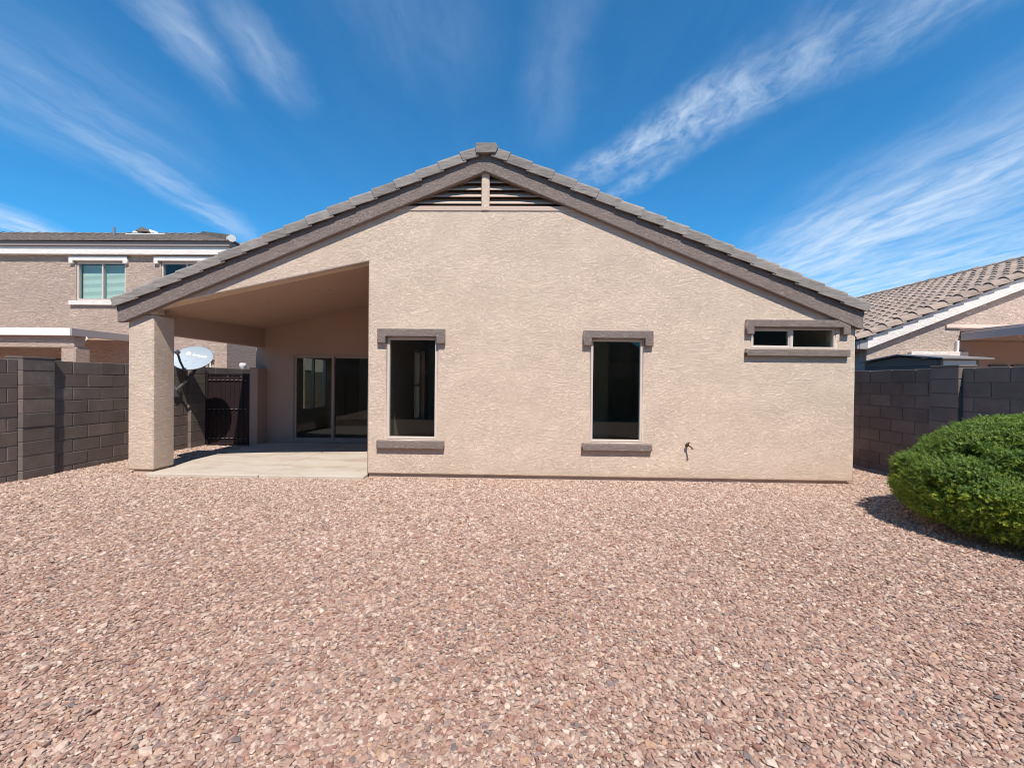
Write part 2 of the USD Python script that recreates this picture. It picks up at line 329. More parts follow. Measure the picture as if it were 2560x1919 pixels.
def blockmat(name, col):
    N = {'g': ('geometry', {}), 'o': ('object_info', {}), 'n': ('noise_texture', dict(scale=3.0, detail=6.0, roughness=0.65)),
         'r': ('rgb_ramp', dict(ramp=[(0.3, mul(col, 0.82)), (0.7, mul(col, 1.18))])), 'v': ('map_range', dict(from_min=0, from_max=1, to_min=0.88, to_max=1.12)), 's': ('vector_math', dict(math_type='scale')),
         'n2': ('noise_texture', dict(scale=110.0, detail=4.0, roughness=0.7)), 'b': ('bump', dict(strength=0.9, distance=0.006)),
         'p': ('principled_bsdf', dict(roughness=0.95, specular_ior_level=0.1))}
    N['e'] = ('noise_texture', dict(scale=1.7, detail=7.0, roughness=0.72, distortion=0.6)); N['er'] = ('map_range', dict(range_type='smoothstep', from_min=0.56, from_max=0.74, to_min=0.0, to_max=0.30, clamp=True))
    N['em'] = ('mix_color', dict(blend_type='mix', b=(0.34, 0.30, 0.27)))
    L = [('g.position', 'n.vector'), ('n.fac', 'r.fac'), ('r.color', 's.vector1'), ('o.random', 'v.value'), ('v.result', 's.scale'), ('g.position', 'e.vector'), ('e.fac', 'er.value'), ('er.result', 'em.fac'), ('s.vector', 'em.a'), ('em.result', 'p.base_color'),
         ('g.position', 'n2.vector'), ('n2.fac', 'b.height'), ('b.normal', 'p.normal')]
    return usdkit.material(stage, f'/World/Looks/{name}', N, L, surface='p.BSDF')
BLK = [blockmat('grey_block', (0.150, 0.117, 0.099)), blockmat('grey_block_warm', (0.162, 0.123, 0.102)), blockmat('grey_block_dark', (0.138, 0.108, 0.093))]
M['mortar'] = plain('block_mortar', (0.15, 0.135, 0.125), 0.95, bump=0.004)

# ------------------------------------------------------------------ ground
def ground_material():
    """Gravel bed under and between the loose stones, and farther off where single stones cannot be told apart."""
    N = {'g': ('geometry', {}), 'v': ('voronoi_texture', dict(scale=42.0, feature='f1')), 'h': ('separate_color', dict(color_type='rgb')),
         'r': ('rgb_ramp', dict(ramp=[(0.0, (0.27, 0.17, 0.13)), (0.35, (0.37, 0.245, 0.19)), (0.7, (0.44, 0.31, 0.245)), (1.0, (0.52, 0.40, 0.33))])),
         'b': ('bump', dict(strength=1.0, distance=0.02, invert=True)), 'p': ('principled_bsdf', dict(roughness=0.95, specular_ior_level=0.15))}
    L = [('g.position', 'v.vector'), ('v.color', 'h.color'), ('h.r', 'r.fac'), ('r.color', 'p.base_color'), ('v.distance', 'b.height'), ('b.normal', 'p.normal')]
    return usdkit.material(stage, '/World/Looks/gravel_bed', N, L, surface='p.BSDF')
M['ground'] = ground_material()
g = usdkit.mesh(stage, '/World/ground', (np.array([[-600, -600, 0.001], [600, -600, 0.001], [600, 600, 0.001], [-600, 600, 0.001]]), np.array([[0, 1, 2, 3]])), M['ground'])
tag(g.GetPrim(), 'pinkish tan desert gravel ground of the yard', 'ground', kind='structure')

YF, SL, XR = 6.36, 0.415, -0.56          # front wall plane, roof slope, ridge
WALL_L, WALL_R, CORNER, PIL = -6.06, 4.985, -2.333, -5.652
YB, YEND = 9.5, 18.0                        # back of the patio, back of the house
roofz = lambda x, top: top - SL * abs(x - XR)

# ------------------------------------------------------------------ the house
H = thing('tan_house', 'single-storey tan stucco house with brown gable trim filling the middle of the picture', 'house')
W1, W2, W3 = (-2.04, -1.263, 0.59, 2.152), (1.06, 1.84, 0.59, 2.147), (3.445, 4.693, 2.025, 2.335)
rect = lambda x0, x1, z0, z1: [(x0, z0), (x1, z0), (x1, z1), (x0, z1)]
op = lambda x: 3.298 + 0.217 * (x - CORNER)
outer = [(CORNER, 0.062), (WALL_R, 0.052), (WALL_R, roofz(WALL_R, 4.78)), (XR, 4.78), (WALL_L, roofz(WALL_L, 4.78)), (WALL_L, 2.47), (PIL, 2.47), (PIL, op(PIL)), (CORNER, op(CORNER))]
vent = [(-1.93, 4.13), (0.81, 4.13), (XR, 4.70)]
front = plate(outer, [rect(*W1), rect(*W2), rect(*W3), vent], YF, YF + 0.2, r=0.022)
part(H, 'wall', front, M['wall'], smooth=35)
part(H, 'pillar', box(WALL_L, PIL, YF, YF + 0.40, 0.065, 2.466, 0.02), M['wall'], smooth=50)
part(H, 'footing', box(-5.99, -5.70, YF + 0.03, YF + 0.36, -0.05, 0.06, 0.004), M['footing'])
part(H, 'footing', box(CORNER + 0.02, 4.925, YF + 0.04, YF + 0.19, -0.05, 0.056, 0.004), M['footing'])
# side and rear walls, patio recess
SW = (11.25, 12.75, 0.62, 2.12)
side = plate([(YB + 0.2, -0.05), (YEND, -0.05), (YEND, 2.55), (YB + 0.2, 2.55)], [rect(*SW)], 0, 0.18)
side.vertices = np.stack([WALL_L + side.vertices[:, 1], side.vertices[:, 0], side.vertices[:, 2]], 1); side.faces = side.faces[:, ::-1]
part(H, 'side_wall', side, M['wall'])
part(H, 'side_wall', box(WALL_R - 0.2, WALL_R, YF + 0.201, YEND, 0.05, 2.55), M['wall'])
part(H, 'rear_wall', prism([(WALL_L, -0.05), (WALL_R, -0.05), (WALL_R, 2.55), (XR, 4.8), (WALL_L, 2.55)], 'y', YEND + 0.002, YEND + 0.2), M['wall'])
D0, D1, DZ = -5.21, -3.36, 2.06
rec = plate([(WALL_L, 0.045), (D0, 0.045), (D0, DZ), (D1, DZ), (D1, 0.045), (CORNER + 0.2, 0.045), (CORNER + 0.2, op(CORNER) + 0.3), (WALL_L, op(WALL_L) + 0.3)], [], YB, YB + 0.2)
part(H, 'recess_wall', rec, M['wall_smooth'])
NW = (8.40, 9.30, 0.63, 2.13)
nk = plate([(YF + 0.201, -0.05), (YB - 0.001, -0.05), (YB - 0.001, 3.6), (YF + 0.201, 3.6)], [rect(*NW)], 0.001, 0.2)
def turn_at(mm, x0):
    v = mm.vertices.copy(); return trimesh.Trimesh(np.stack([x0 + v[:, 1], v[:, 0], v[:, 2]], 1), mm.faces[:, ::-1], process=False)
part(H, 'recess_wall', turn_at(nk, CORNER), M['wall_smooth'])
cl = [(PIL - 0.26, YF + 0.2, op(PIL - 0.26) + 0.004), (CORNER + 0.002, YF + 0.2, op(CORNER) + 0.004), (CORNER + 0.002, YB, op(CORNER) + 0.09), (PIL - 0.26, YB, op(PIL - 0.26) + 0.09)]
cl = np.array(cl); cl2 = cl + [0, 0, 0.06]
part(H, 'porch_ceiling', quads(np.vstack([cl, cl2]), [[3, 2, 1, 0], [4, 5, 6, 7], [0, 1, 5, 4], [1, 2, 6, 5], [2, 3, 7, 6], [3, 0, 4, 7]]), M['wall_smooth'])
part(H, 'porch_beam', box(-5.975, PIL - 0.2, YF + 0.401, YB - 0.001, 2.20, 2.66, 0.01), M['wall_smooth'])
for (lx, ly) in ((-4.55, 7.35), (-3.5, 7.45)):
    lz = op(lx) + 0.004 + 0.086 * (ly - YF - 0.2) / (YB - YF - 0.2)
    d = lathe([(0, -0.006), (0.05, -0.006), (0.085, -0.012), (0.095, -0.004), (0.095, 0.02), (0, 0.02)], (0, 0, 0), 24)
    a = math.atan(0.217); d.apply_transform(trimesh.transformations.rotation_matrix(-a, [0, 1, 0])); d.apply_translation((lx, ly, lz))
    part(H, 'recessed_light', d, M['wall_smooth'], smooth=40)
# interior shell
part(H, 'interior_floor', box(WALL_L + 0.19, WALL_R - 0.21, YB + 0.21, YEND - 0.01, 0.0, 0.06), M['interior_floor'])
part(H, 'interior_floor', box(CORNER + 0.21, WALL_R - 0.21, YF + 0.21, YB + 0.2, 0.0, 0.06), M['interior_floor'])
part(H, 'interior_ceiling', box(CORNER + 0.21, WALL_R - 0.21, YF + 0.21, YEND - 0.01, 2.62, 2.66), M['interior'])
part(H, 'interior_ceiling', box(WALL_L + 0.19, CORNER + 0.2, YB + 0.21, YEND - 0.01, 2.62, 2.66), M['interior'])
for b in (box(-0.35, -0.25, YF + 0.21, 7.4, 0.06, 2.62), box(-0.35, -0.25, 8.2, 11, 0.06, 2.62), box(CORNER + 0.2, WALL_R - 0.21, 11.0, 11.1, 0.06, 2.62), box(2.9, 3.0, YF + 0.21, 11, 0.06, 2.62),
          box(1.0, 1.95, 9.4, 9.5, 0.06, 2.62), box(-1.2, -1.1, 12, 17, 0.06, 2.62), box(-5.8, -2.2, 15.0, 15.1, 0.06, 2.62)):
    part(H, 'interior_wall', b, M['interior'])
part(H, 'door_casing', [box(-0.37, -0.23, 7.40, 7.46, 0.06, 2.1), box(-0.37, -0.23, 8.14, 8.2, 0.06, 2.1), box(-0.37, -0.23, 7.4, 8.2, 2.1, 2.16)], M['lamp_white'])
# roof
for s in (-1, 1):
    xe = XR + s * 5.62
    pr = [(XR, 4.90), (xe, 4.90 - SL * 5.62), (xe, 4.845 - SL * 5.62), (XR, 4.845)]
    part(H, 'roof', prism(pr, 'y', YF - 0.055, YF + 0.45), M['roof_under'])
    run = [(YF + 0.451, YEND + 0.4, 5.62)] if s > 0 else [(YF + 0.451, 9.25, 5.42), (9.251, YEND + 0.4, 5.56)]
    for ya, yb, w_ in run:
        xe = XR + s * w_
        part(H, 'roof', prism([(XR, 4.90), (xe, 4.90 - SL * w_), (xe, 4.845 - SL * w_), (XR, 4.845)], 'y', ya, yb), M['roof_under'])
# field tiles behind the rake row
ft = []
ca = 1 / math.hypot(1, SL); sa = SL * ca
PITCH = 0.3575
for s in (-1, 1):
    for k in range(17):
        s0, s1 = k * PITCH + 0.02, (k + 1) * PITCH + 0.05
        p = lambda q, n: (XR + s * (q * ca + n * sa), 4.905 - q * sa + n * ca)
        poly = [p(s0, 0.0), p(s1, 0.028), p(s1, 0.055), p(s0, 0.02)]
        ft.append(prism(poly if s > 0 else poly[::-1], 'y', YF - 0.085, (YF + 0.45) if s < 0 and k == 16 else YEND + 0.35))
part(H, 'field_tiles', ft, M['tile3'], kind='stuff')
def rake_tile(s, k):
    """L-shaped rake tile: hangs over the gable edge, rounded over the top; lower end lies on the next tile."""
    prof = [(-0.005, -0.06), (0.0, 0.05)] + [(0.045 - 0.045 * math.cos(a), 0.05 + 0.045 * math.sin(a)) for a in np.linspace(0.3, math.pi / 2, 4)] + [(0.20, 0.085), (0.20, 0.055), (0.06, 0.06), (0.028, 0.03), (0.022, -0.06)]
    prof = np.array(prof)
    q0, q1 = k * PITCH - 0.045 + (0.15 if k == 0 else 0), (k + 1) * PITCH
    jit = rng.uniform(-0.004, 0.004, 3)
    out = []
    for q, n in ((q0, 0.0 + jit[0] * 0.4), (q1, 0.024 + jit[1])):
        nn = prof[:, 1] + n + 0.028
        out.append(np.stack([XR + s * (q * ca + nn * sa), YF - 0.115 + prof[:, 0] + jit[2] - (0.008 if q == q1 else 0), 4.90 - q * sa + nn * ca], 1))
    n = len(prof); V = np.vstack(out)
    F = [[i, (i + 1) % n, n + (i + 1) % n, n + i] for i in range(n)]
    mm = quads(V, F)
    t = trimesh.creation.triangulate_polygon(Polygon(prof), engine='earcut')
    idx = [int(np.argmin(np.abs(prof - v).sum(1))) for v in t[0]]
    caps = np.array([[idx[i] for i in f] for f in t[1]])
    mm = trimesh.Trimesh(V, np.vstack([mm.faces, caps, caps[:, ::-1] + n]), process=False)
    trimesh.repair.fix_normals(mm)
    return mm
for s in (-1, 1):
    for k in range(17):
        part(H, 'rake_tile', rake_tile(s, k), M['tile'], smooth=35)
rt_ = prism([(-0.70, 4.99), (-0.69, 4.87), (-0.405, 4.87), (-0.368, 4.95), (-0.40, 5.01), (-0.685, 5.01)], 'y', YF - 0.145, YF + 0.15)
part(H, 'ridge_tile', rt_, M['tile'])
for k in range(34):
    y0 = YF + 0.12 + k * 0.35
    rp = [(XR - 0.15, 4.93), (XR - 0.08, 4.985), (XR, 5.005), (XR + 0.08, 4.985), (XR + 0.15, 4.93)]
    if k < 1: part(H, 'ridge_tile', prism(rp, 'y', y0, y0 + 0.36), M['tile'])
# fascia
bot = lambda x: 4.625 - SL * abs(x - XR)
fp_ = [(XR, 4.625), (WALL_L, bot(WALL_L) - 0.005), (XR - 5.60, bot(WALL_L) - 0.008), (XR - 5.60, 4.895 - SL * 5.60), (XR, 4.895), (XR + 5.60, 4.895 - SL * 5.60), (XR + 5.60, bot(WALL_R) - 0.008), (WALL_R, bot(WALL_R) - 0.005)]
part(H, 'rake_fascia', plate(fp_, [], YF - 0.072, YF - 0.001, r=0.012), M['trim'], smooth=35)
for s, x0, x1 in ((1, XR + 5.53, XR + 5.60),):
    part(H, 'eave_fascia', box(x0, x1, YF + 0.002, YEND + 0.3, 2.35, 2.62), M['trim'])
# gable vent
V_ = numbered(H, 'gable_vent'); UsdGeom.Xform.Define(stage, V_)
part(V_, 'sill', box(-1.98, 0.86, YF - 0.012, YF + 0.05, 4.062, 4.132, 0.004), M['louver'])
part(V_, 'mullion', box(-0.618, -0.497, YF - 0.022, YF + 0.05, 4.064, 4.68, 0.012), M['wall'], smooth=50)
part(V_, 'backing', prism([(-2.0, 4.09), (0.9, 4.09), (XR, 4.75)], 'y', YF + 0.21, YF + 0.23), M['roof_under'])
for k in range(5):
    zb = 4.178 + 0.104 * k
    for sx in (-1, 1):
        w = (4.68 - zb) / 0.41
        xa, xb = (XR - w, -0.619) if sx < 0 else (-0.496, XR + w)
        if xb - xa < 0.05: continue
        prof = [(YF + 0.012, zb), (YF + 0.012, zb + 0.014), (YF + 0.125, zb + 0.118), (YF + 0.135, zb + 0.108)]
        part(V_, 'slat', prism(prof, 'x', xa, xb), M['louver'])

def window(parent, x0, x1, z0, z1, y, w, depth=0.07, split=None, glass=None, rails=None, inner=0.022):
    """Window set back a little in its opening: frame ring, pane(s), mullion."""
    wn = numbered(parent, 'window'); UsdGeom.Xform.Define(stage, wn)
    part(wn, 'frame', plate(rect(x0 + 0.002, x1 - 0.002, z0 + 0.002, z1 - 0.002), [rect(x0 + w, x1 - w, z0 + w, z1 - w)], y, y + depth, r=0.004, steps=1), M['frame'])
    xs = [x0 + w] + ([split - 0.022, split + 0.022] if split else []) + [x1 - w]
    if split: part(wn, 'mullion', box(split - 0.022, split + 0.022, y + 0.006, y + depth - 0.004, z0 + w, z1 - w, 0.003), M['frame'])
    for i in range(0, len(xs), 2):
        a, b, c, d = xs[i], xs[i + 1], z0 + w, z1 - w
        if rails and i == 0:
            part(wn, 'sash', plate(rect(a, b, c, d), [rect(a + inner, b - inner, c + inner, d - inner)], y + 0.018, y + depth - 0.01), M['frame'])
            a, b, c, d = a + inner, b - inner, c + inner, d - inner
        part(wn, 'pane', box(a, b, y + 0.034, y + 0.039, c, d), glass or M['glass'])
    return wn
TD = 0.064
def surround(wn, x0, x1, zt, zl, zb, lw, sill, mat, y=YF, d=TD):
    hd = [(x0, zb), (x0 + lw, zb), (x0 + lw, zl), (x1 - lw, zl), (x1 - lw, zb), (x1, zb), (x1, zt), (x0, zt)]
    part(wn, 'header', plate(hd, [], y - d, y - 0.001, r=0.012), mat, smooth=35)
    if sill: part(wn, 'sill', plate(rect(x0, x1, sill[0], sill[1]), [], y - d, y - 0.001, r=0.012), mat, smooth=35)
w = window(H, *W1, YF + 0.012, 0.042); surround(w, -2.172, -1.145, 2.270, 2.150, 2.052, 0.135, (0.458, 0.578), M['trim'])
w = window(H, *W2, YF + 0.012, 0.036); surround(w, 0.937, 1.978, 2.266, 2.149, 2.04, 0.128, (0.466, 0.574), M['trim'])
w = window(H, *W3, YF + 0.012, 0.026, split=4.055, rails=True); surround(w, 3.352, 4.867, 2.446, 2.337, 2.232, 0.112, (1.906, 2.013), M['trim'])
# sliding door
dr = numbered(H, 'sliding_door'); UsdGeom.Xform.Define(stage, dr)
part(dr, 'frame', plate([(D0 + 0.002, 0.05), (D1 - 0.002, 0.05), (D1 - 0.002, DZ - 0.002), (D0 + 0.002, DZ - 0.002)], [rect(D0 + 0.035, D1 - 0.035, 0.085, DZ - 0.04)], YB - 0.015, YB + 0.12), M['door_frame'])
for i, (a, b, yy) in enumerate(((D0 + 0.036, -4.262, YB + 0.01), (-4.305, D1 - 0.036, YB + 0.055))):
    part(dr, 'panel_frame', plate(rect(a, b, 0.086, DZ - 0.041), [rect(a + 0.05, b - 0.05, 0.15, DZ - 0.085)], yy, yy + 0.035), M['door_frame'])
    part(dr, 'pane', box(a + 0.05, b - 0.05, yy + 0.015, yy + 0.02, 0.15, DZ - 0.085), M['glass'])
part(dr, 'threshold', box(D0 - 0.03, D1 + 0.03, YB - 0.03, YB - 0.001, 0.05, 0.10, 0.004), M['door_frame'])
# window in the side wall, seen through the sliding door
ws = numbered(H, 'window'); UsdGeom.Xform.Define(stage, ws)
def turn(mm):
    v = mm.vertices.copy(); return trimesh.Trimesh(np.stack([WALL_L + v[:, 1], v[:, 0], v[:, 2]], 1), mm.faces[:, ::-1], process=False)
part(ws, 'frame', turn(plate(rect(SW[0] + 0.002, SW[1] - 0.002, SW[2] + 0.002, SW[3] - 0.002), [rect(SW[0] + 0.05, SW[1] - 0.05, SW[2] + 0.05, SW[3] - 0.05)], 0.04, 0.12)), M['frame'])
part(ws, 'mullion', turn(box(11.98, 12.04, 0.05, 0.11, SW[2] + 0.05, SW[3] - 0.05)), M['frame'])
for a, b in ((SW[0] + 0.05, 11.98), (12.04, SW[1] - 0.05)):
    part(ws, 'pane', turn(box(a, b, 0.07, 0.075, SW[2] + 0.05, SW[3] - 0.05)), M['glass'])
wn2 = numbered(H, 'window'); UsdGeom.Xform.Define(stage, wn2)
part(wn2, 'frame', turn_at(plate(rect(NW[0] + 0.002, NW[1] - 0.002, NW[2] + 0.002, NW[3] - 0.002), [rect(NW[0] + 0.045, NW[1] - 0.045, NW[2] + 0.045, NW[3] - 0.045)], 0.03, 0.10), CORNER), M['frame'])
part(wn2, 'rail', turn_at(box(NW[0] + 0.045, NW[1] - 0.045, 0.04, 0.09, 1.36, 1.40), CORNER), M['frame'])
for c_, d_ in ((NW[2] + 0.045, 1.36), (1.40, NW[3] - 0.045)):
    part(wn2, 'pane', turn_at(box(NW[0] + 0.045, NW[1] - 0.045, 0.06, 0.065, c_, d_), CORNER), M['glass_clear'])
# hose tap
fx, fz = 2.51, 0.565
part(H, 'tap', [tube([(fx, YF + 0.01, fz), (fx, YF - 0.07, fz)], 0.011), tube([(fx, YF - 0.055, fz + 0.0), (fx, YF - 0.075, fz + 0.045)], 0.008), lathe([(0, 0), (0.024, 0), (0.026, 0.006), (0.02, 0.012), (0, 0.012)], (fx, YF - 0.075, fz + 0.042), 12),
              tube([(fx + 0.004, YF - 0.06, fz), (fx + 0.03, YF - 0.10, fz - 0.02), (fx + 0.04, YF - 0.12, fz - 0.045)], [0.011, 0.011, 0.016]),
              lathe([(0, 0), (0.026, 0), (0.026, 0.006), (0, 0.006)], (0, 0, 0), 14).apply_transform(trimesh.transformations.rotation_matrix(math.pi / 2, [1, 0, 0])).apply_translation((fx, YF - 0.004, fz))], M['metal_dark'], smooth=40)
# lamp hanging inside
lp = thing('pendant_lamp', 'small white dome lamp hanging inside behind the right pane of the sliding door', 'lamp')
part(lp, 'shade', lathe([(0.02, 0.10), (0.06, 0.095), (0.14, 0.05), (0.18, 0.0), (0.172, 0.0), (0.13, 0.04), (0.02, 0.085)], (-4.0, 11.6, 1.93), 24), M['lamp_white'], smooth=40)
part(lp, 'cord', tube([(-4.0, 11.6, 2.0), (-4.0, 11.6, 2.62)], 0.006, 6), M['dish_dark'])

# ------------------------------------------------------------------ patio slab
S = thing('patio', 'pale concrete patio slab under the porch roof', 'patio', kind='structure')
def slabmat():
    N = {'g': ('geometry', {}), 'm': ('mapping', dict(mapping_type='point', scale=(1.0, 2.4, 1))), 'n': ('noise_texture', dict(scale=1.3, detail=7.0, roughness=0.66, distortion=0.5)),
         'r': ('rgb_ramp', dict(ramp=[(0.34, (0.33, 0.255, 0.195)), (0.5, (0.42, 0.35, 0.28)), (0.75, (0.46, 0.395, 0.325))])),
         'n2': ('noise_texture', dict(scale=70.0, detail=3.0)), 'b': ('bump', dict(strength=0.5, distance=0.003)), 'p': ('principled_bsdf', dict(roughness=0.8, specular_ior_level=0.3))}
    return usdkit.material(stage, '/World/Looks/patio_concrete', N, [('g.position', 'm.vector'), ('m.vector', 'n.vector'), ('n.fac', 'r.fac'), ('r.color', 'p.base_color'), ('g.position', 'n2.vector'), ('n2.fac', 'b.height'), ('b.normal', 'p.normal')], surface='p.BSDF')
M['slab'] = slabmat()
for x0, x1, y0, y1 in ((PIL + 0.01, -3.935, 6.22, YB - 0.035), (-3.923, CORNER - 0.002, 6.22, YB - 0.035)):
    part(S, 'slab_panel', box(x0, x1, y0, y1, -0.08, 0.048, 0.012), M['slab'], smooth=50)
part(S, 'slab_panel', box(-5.78, PIL - 0.001, 6.80, YB - 0.035, -0.08, 0.046, 0.012), M['slab'])

# ------------------------------------------------------------------ block walls
def clip_boxes(rows, Y0, Y1, L, off, dz, top, skip=()):
    out = []
    for r in range(rows):
        z1 = top - r * dz; z0 = z1 - dz
        y = Y0 - ((Y0 - off[r % 2]) % L)
        while y < Y1:
            a, b = max(y, Y0), min(y + L, Y1)
            for s0, s1 in skip:
                if a < s1 and b > s0:
                    if a < s0 - 0.03: out.append((a, s0, z0, z1, r))
                    a = max(a, s1)
            if b - a > 0.03: out.append((a, b, z0, z1, r))
            y += L
    return out
def block_wall(name, label, face, sgn, Y0, Y1, view, off, top, pilasters, dz=0.205, L=0.43):
    """Block wall along y. face(y) = x of the yard face, sgn = direction towards the yard. Blocks inside `view` are parts; the rest is joined."""
    T = thing(name, label, 'wall')
    rest, j = [], 0.005
    th = 0.15
    core = []
    ys = [Y0, Y1]
    a, b = face(Y0), face(Y1)
    core = prism([(a - sgn * 0.009, Y0), (b - sgn * 0.009, Y1), (b - sgn * (th - 0.009), Y1), (a - sgn * (th - 0.009), Y0)], 'z', -0.1, top - 0.012)
    part(T, 'mortar', core, M['mortar'])
    for (a, b, z0, z1, r) in clip_boxes(9, Y0, Y1, L, off, dz, top, pilasters):
        if z1 < -0.1: continue
        jx = rng.uniform(-0.0025, 0.0025)
        x = face((a + b) / 2)
        e = 0.0 if r == 0 else j
        bm = box(x + sgn * jx, x - sgn * th, a + j, b - j, z0 + j, z1 - (0 if r == 0 else j), 0.006)
        k = np.clip((bm.vertices[:, 1] - a) / (b - a), 0, 1)
        bm.vertices[:, 0] += (face(b) - face(a)) * (k - 0.5)
        if view[0] < (a + b) / 2 < view[1]: part(T, 'block', bm, BLK[int(rng.integers(3))])
        else: rest.append(bm)
    for (p0, p1) in pilasters:
        x = face((p0 + p1) / 2); t = top + 0.045
        inview = view[0] < p0 < view[1]
        (part(T, 'mortar', box(x + sgn * 0.045, x - sgn * 0.19, p0 + 0.008, p1 - 0.008, -0.1, t - 0.03), M['mortar']))
        for r in range(9):
            z1 = t - r * dz - (0.03 if r == 0 else 0.0)
            bm = box(x + sgn * (0.055 + rng.uniform(-0.003, 0.003)), x - sgn * 0.2, p0, p1, t - (r + 1) * dz + 0.003, z1 - 0.003, 0.006)
            part(T, 'pilaster_block', bm, BLK[int(rng.integers(3))]) if inview else rest.append(bm)
        cap = box(x + sgn * 0.06, x - sgn * 0.205, p0 - 0.006, p1 + 0.006, t - 0.030, t, 0.005)
        part(T, 'cap', cap, BLK[2]) if inview else rest.append(cap)
    if rest: part(T, 'far_blocks', rest, BLK[0], kind='stuff')
    return T
lface = lambda y: -7.165 + 0.05 * (y - 5.65)
rface = lambda y: 6.25
block_wall('block_wall', 'sunlit grey block wall on the left running back past the porch pillar', lface, 1, -4.0, 20.0, (5.0, 10.9), (5.30, 5.515), 1.733, [(5.84, 6.26), (8.72, 9.13), (1.2, 1.6), (-3.0, -2.6), (13.0, 13.4)], L=0.415)
block_wall('block_wall', 'shaded grey block wall behind the round green shrub', rface, -1, -4.0, 20.0, (4.8, 8.4), (7.633, 7.848), 1.75, [(6.065, 6.475), (1.5, 1.9), (-3.0, -2.6), (12.0, 12.4)])
T = thing('block_wall', 'unseen rear block wall added for the window glass to mirror', 'wall')
part(T, 'wall_face', box(-7.6, 6.2, -4.2, -4.05, -0.1, 1.75), BLK[0])  # unseen wall, added so the panes have something to mirror
for k in range(9): part(T, 'course_joint', box(-7.6, 6.2, -4.051, -4.045, 1.75 - 0.205 * k - 0.01, 1.75 - 0.205 * k), M['mortar'])

# gate and the wall stub beside it
G = thing('gate', 'dark purple-brown slatted side gate beside the porch with a round dish shadow', 'gate')
gx0, gx1, gy = -6.985, -5.985, 9.15
ga, gb, gz = gx0 + 0.02, gx1 - 0.005, 1.585
part(G, 'frame', [box(ga, ga + 0.045, gy, gy + 0.045, 0.02, 1.625, 0.004), box(gb - 0.03, gb, gy, gy + 0.045, 0.02, 1.60, 0.004), box(ga + 0.046, gb - 0.031, gy, gy + 0.04, 1.565, 1.60, 0.004), box(ga + 0.046, gb - 0.031, gy, gy + 0.04, 0.03, 0.06, 0.004)], M['gate'])
n = 9; sw = (gb - 0.031 - ga - 0.046) / n
for i in range(n):
    a = ga + 0.046 + i * sw
    part(G, 'slat', box(a + 0.005, a + sw - 0.005, gy + 0.018 + rng.uniform(-0.002, 0.002), gy + 0.032, 0.062, 1.563, 0.003), M['gate'])
part(G, 'backing', box(ga + 0.046, gb - 0.031, gy + 0.034, gy + 0.038, 0.062, 1.563), M['dish_dark'])
for z in (1.447, 0.81, 0.165):
    rl = numbered(G, 'rail')
    usdkit.mesh(stage, rl, box(ga + 0.046, gb - 0.031, gy + 0.004, gy + 0.017, z - 0.012, z + 0.002, 0.002), M['gate'])
    for i in range(n):
        a = ga + 0.046 + (i + 0.5) * sw
        part(rl, 'clip', box(a - 0.032, a + 0.03, gy - 0.006, gy + 0.0035, z - 0.003, z + 0.004, 0.002), M['gutter'])
for i in (4, 7):
    a = ga + 0.046 + (i + 0.45) * sw
    part(G, 'disc', lathe([(0, 0), (0.024, 0), (0.022, 0.006), (0, 0.006)], (0, 0, 0), 16).apply_transform(trimesh.transformations.rotation_matrix(math.pi / 2, [1, 0, 0])).apply_translation((a, gy + 0.017, 1.525)), M['gate_rail'])
T = thing('wall_stub', 'narrow painted wall post between the gate and the porch recess', 'wall')
part(T, 'post', box(-5.983, -5.80, 9.15, 9.49, -0.05, 1.735, 0.012), M['wall_smooth'])
T = thing('white_jar', 'small white jar on top of the block wall behind the gate', 'jar')
jy = 10.45; jx = lface(jy) - 0.07
part(T, 'body', lathe([(0, 0), (0.05, 0), (0.058, 0.02), (0.078, 0.06), (0.084, 0.10), (0.08, 0.125), (0, 0.125)], (jx, jy, 1.734), 20), M['white'], smooth=40)
part(T, 'lid', lathe([(0, 0.126), (0.072, 0.126), (0.066, 0.14), (0, 0.142)], (jx, jy, 1.734), 20), M['white'], smooth=40)

# ------------------------------------------------------------------ satellite dish
DS = thing('satellite_dish', 'pale grey satellite dish with white lettering behind the porch pillar', 'satellite dish')
dc = np.array([-6.60, 8.32, 1.90]); el = math.radians(33); az = math.radians(4)
nrm = np.array([math.sin(az) * math.cos(el), -math.cos(az) * math.cos(el), math.sin(el)])
dx_ = np.cross([0, 0, 1.0], nrm); dx_ = -dx_ / np.linalg.norm(dx_)
dx_ = np.array([math.cos(az), math.sin(az), 0.0]); du = np.cross(nrm, dx_); du = du if du[2] > 0 else -du
tilt = math.radians(-6); dxx, duu = math.cos(tilt) * dx_ + math.sin(tilt) * du, math.cos(tilt) * du - math.sin(tilt) * dx_
A_, B_ = 0.392, 0.288
def on_dish(u, v, lift=0.0):
    return dc + u * dxx + v * duu + (0.055 * ((u / A_) ** 2 + (v / B_) ** 2) - 0.055 + lift) * nrm
rings, seg = 7, 40
def dish_sheet(lift):
    P = [on_dish(0, 0, lift)]
    for r in range(1, rings + 1):
        for k in range(seg):
            t = 2 * math.pi * k / seg; P.append(on_dish(A_ * r / rings * math.cos(t), B_ * r / rings * math.sin(t), lift))
    return np.array(P)
top_, bot_ = dish_sheet(0.0), dish_sheet(-0.012)
F = [[0, 1 + k, 1 + (k + 1) % seg] for k in range(seg)]
for r in range(rings - 1):
    for k in range(seg):
        a, b = 1 + r * seg + k, 1 + r * seg + (k + 1) % seg
        F += [[a, a + seg, b + seg], [a, b + seg, b]]
F = np.array(F); n0 = len(top_)
if np.dot(np.cross(top_[F[0, 1]] - top_[F[0, 0]], top_[F[0, 2]] - top_[F[0, 0]]), nrm) < 0: F = F[:, ::-1]
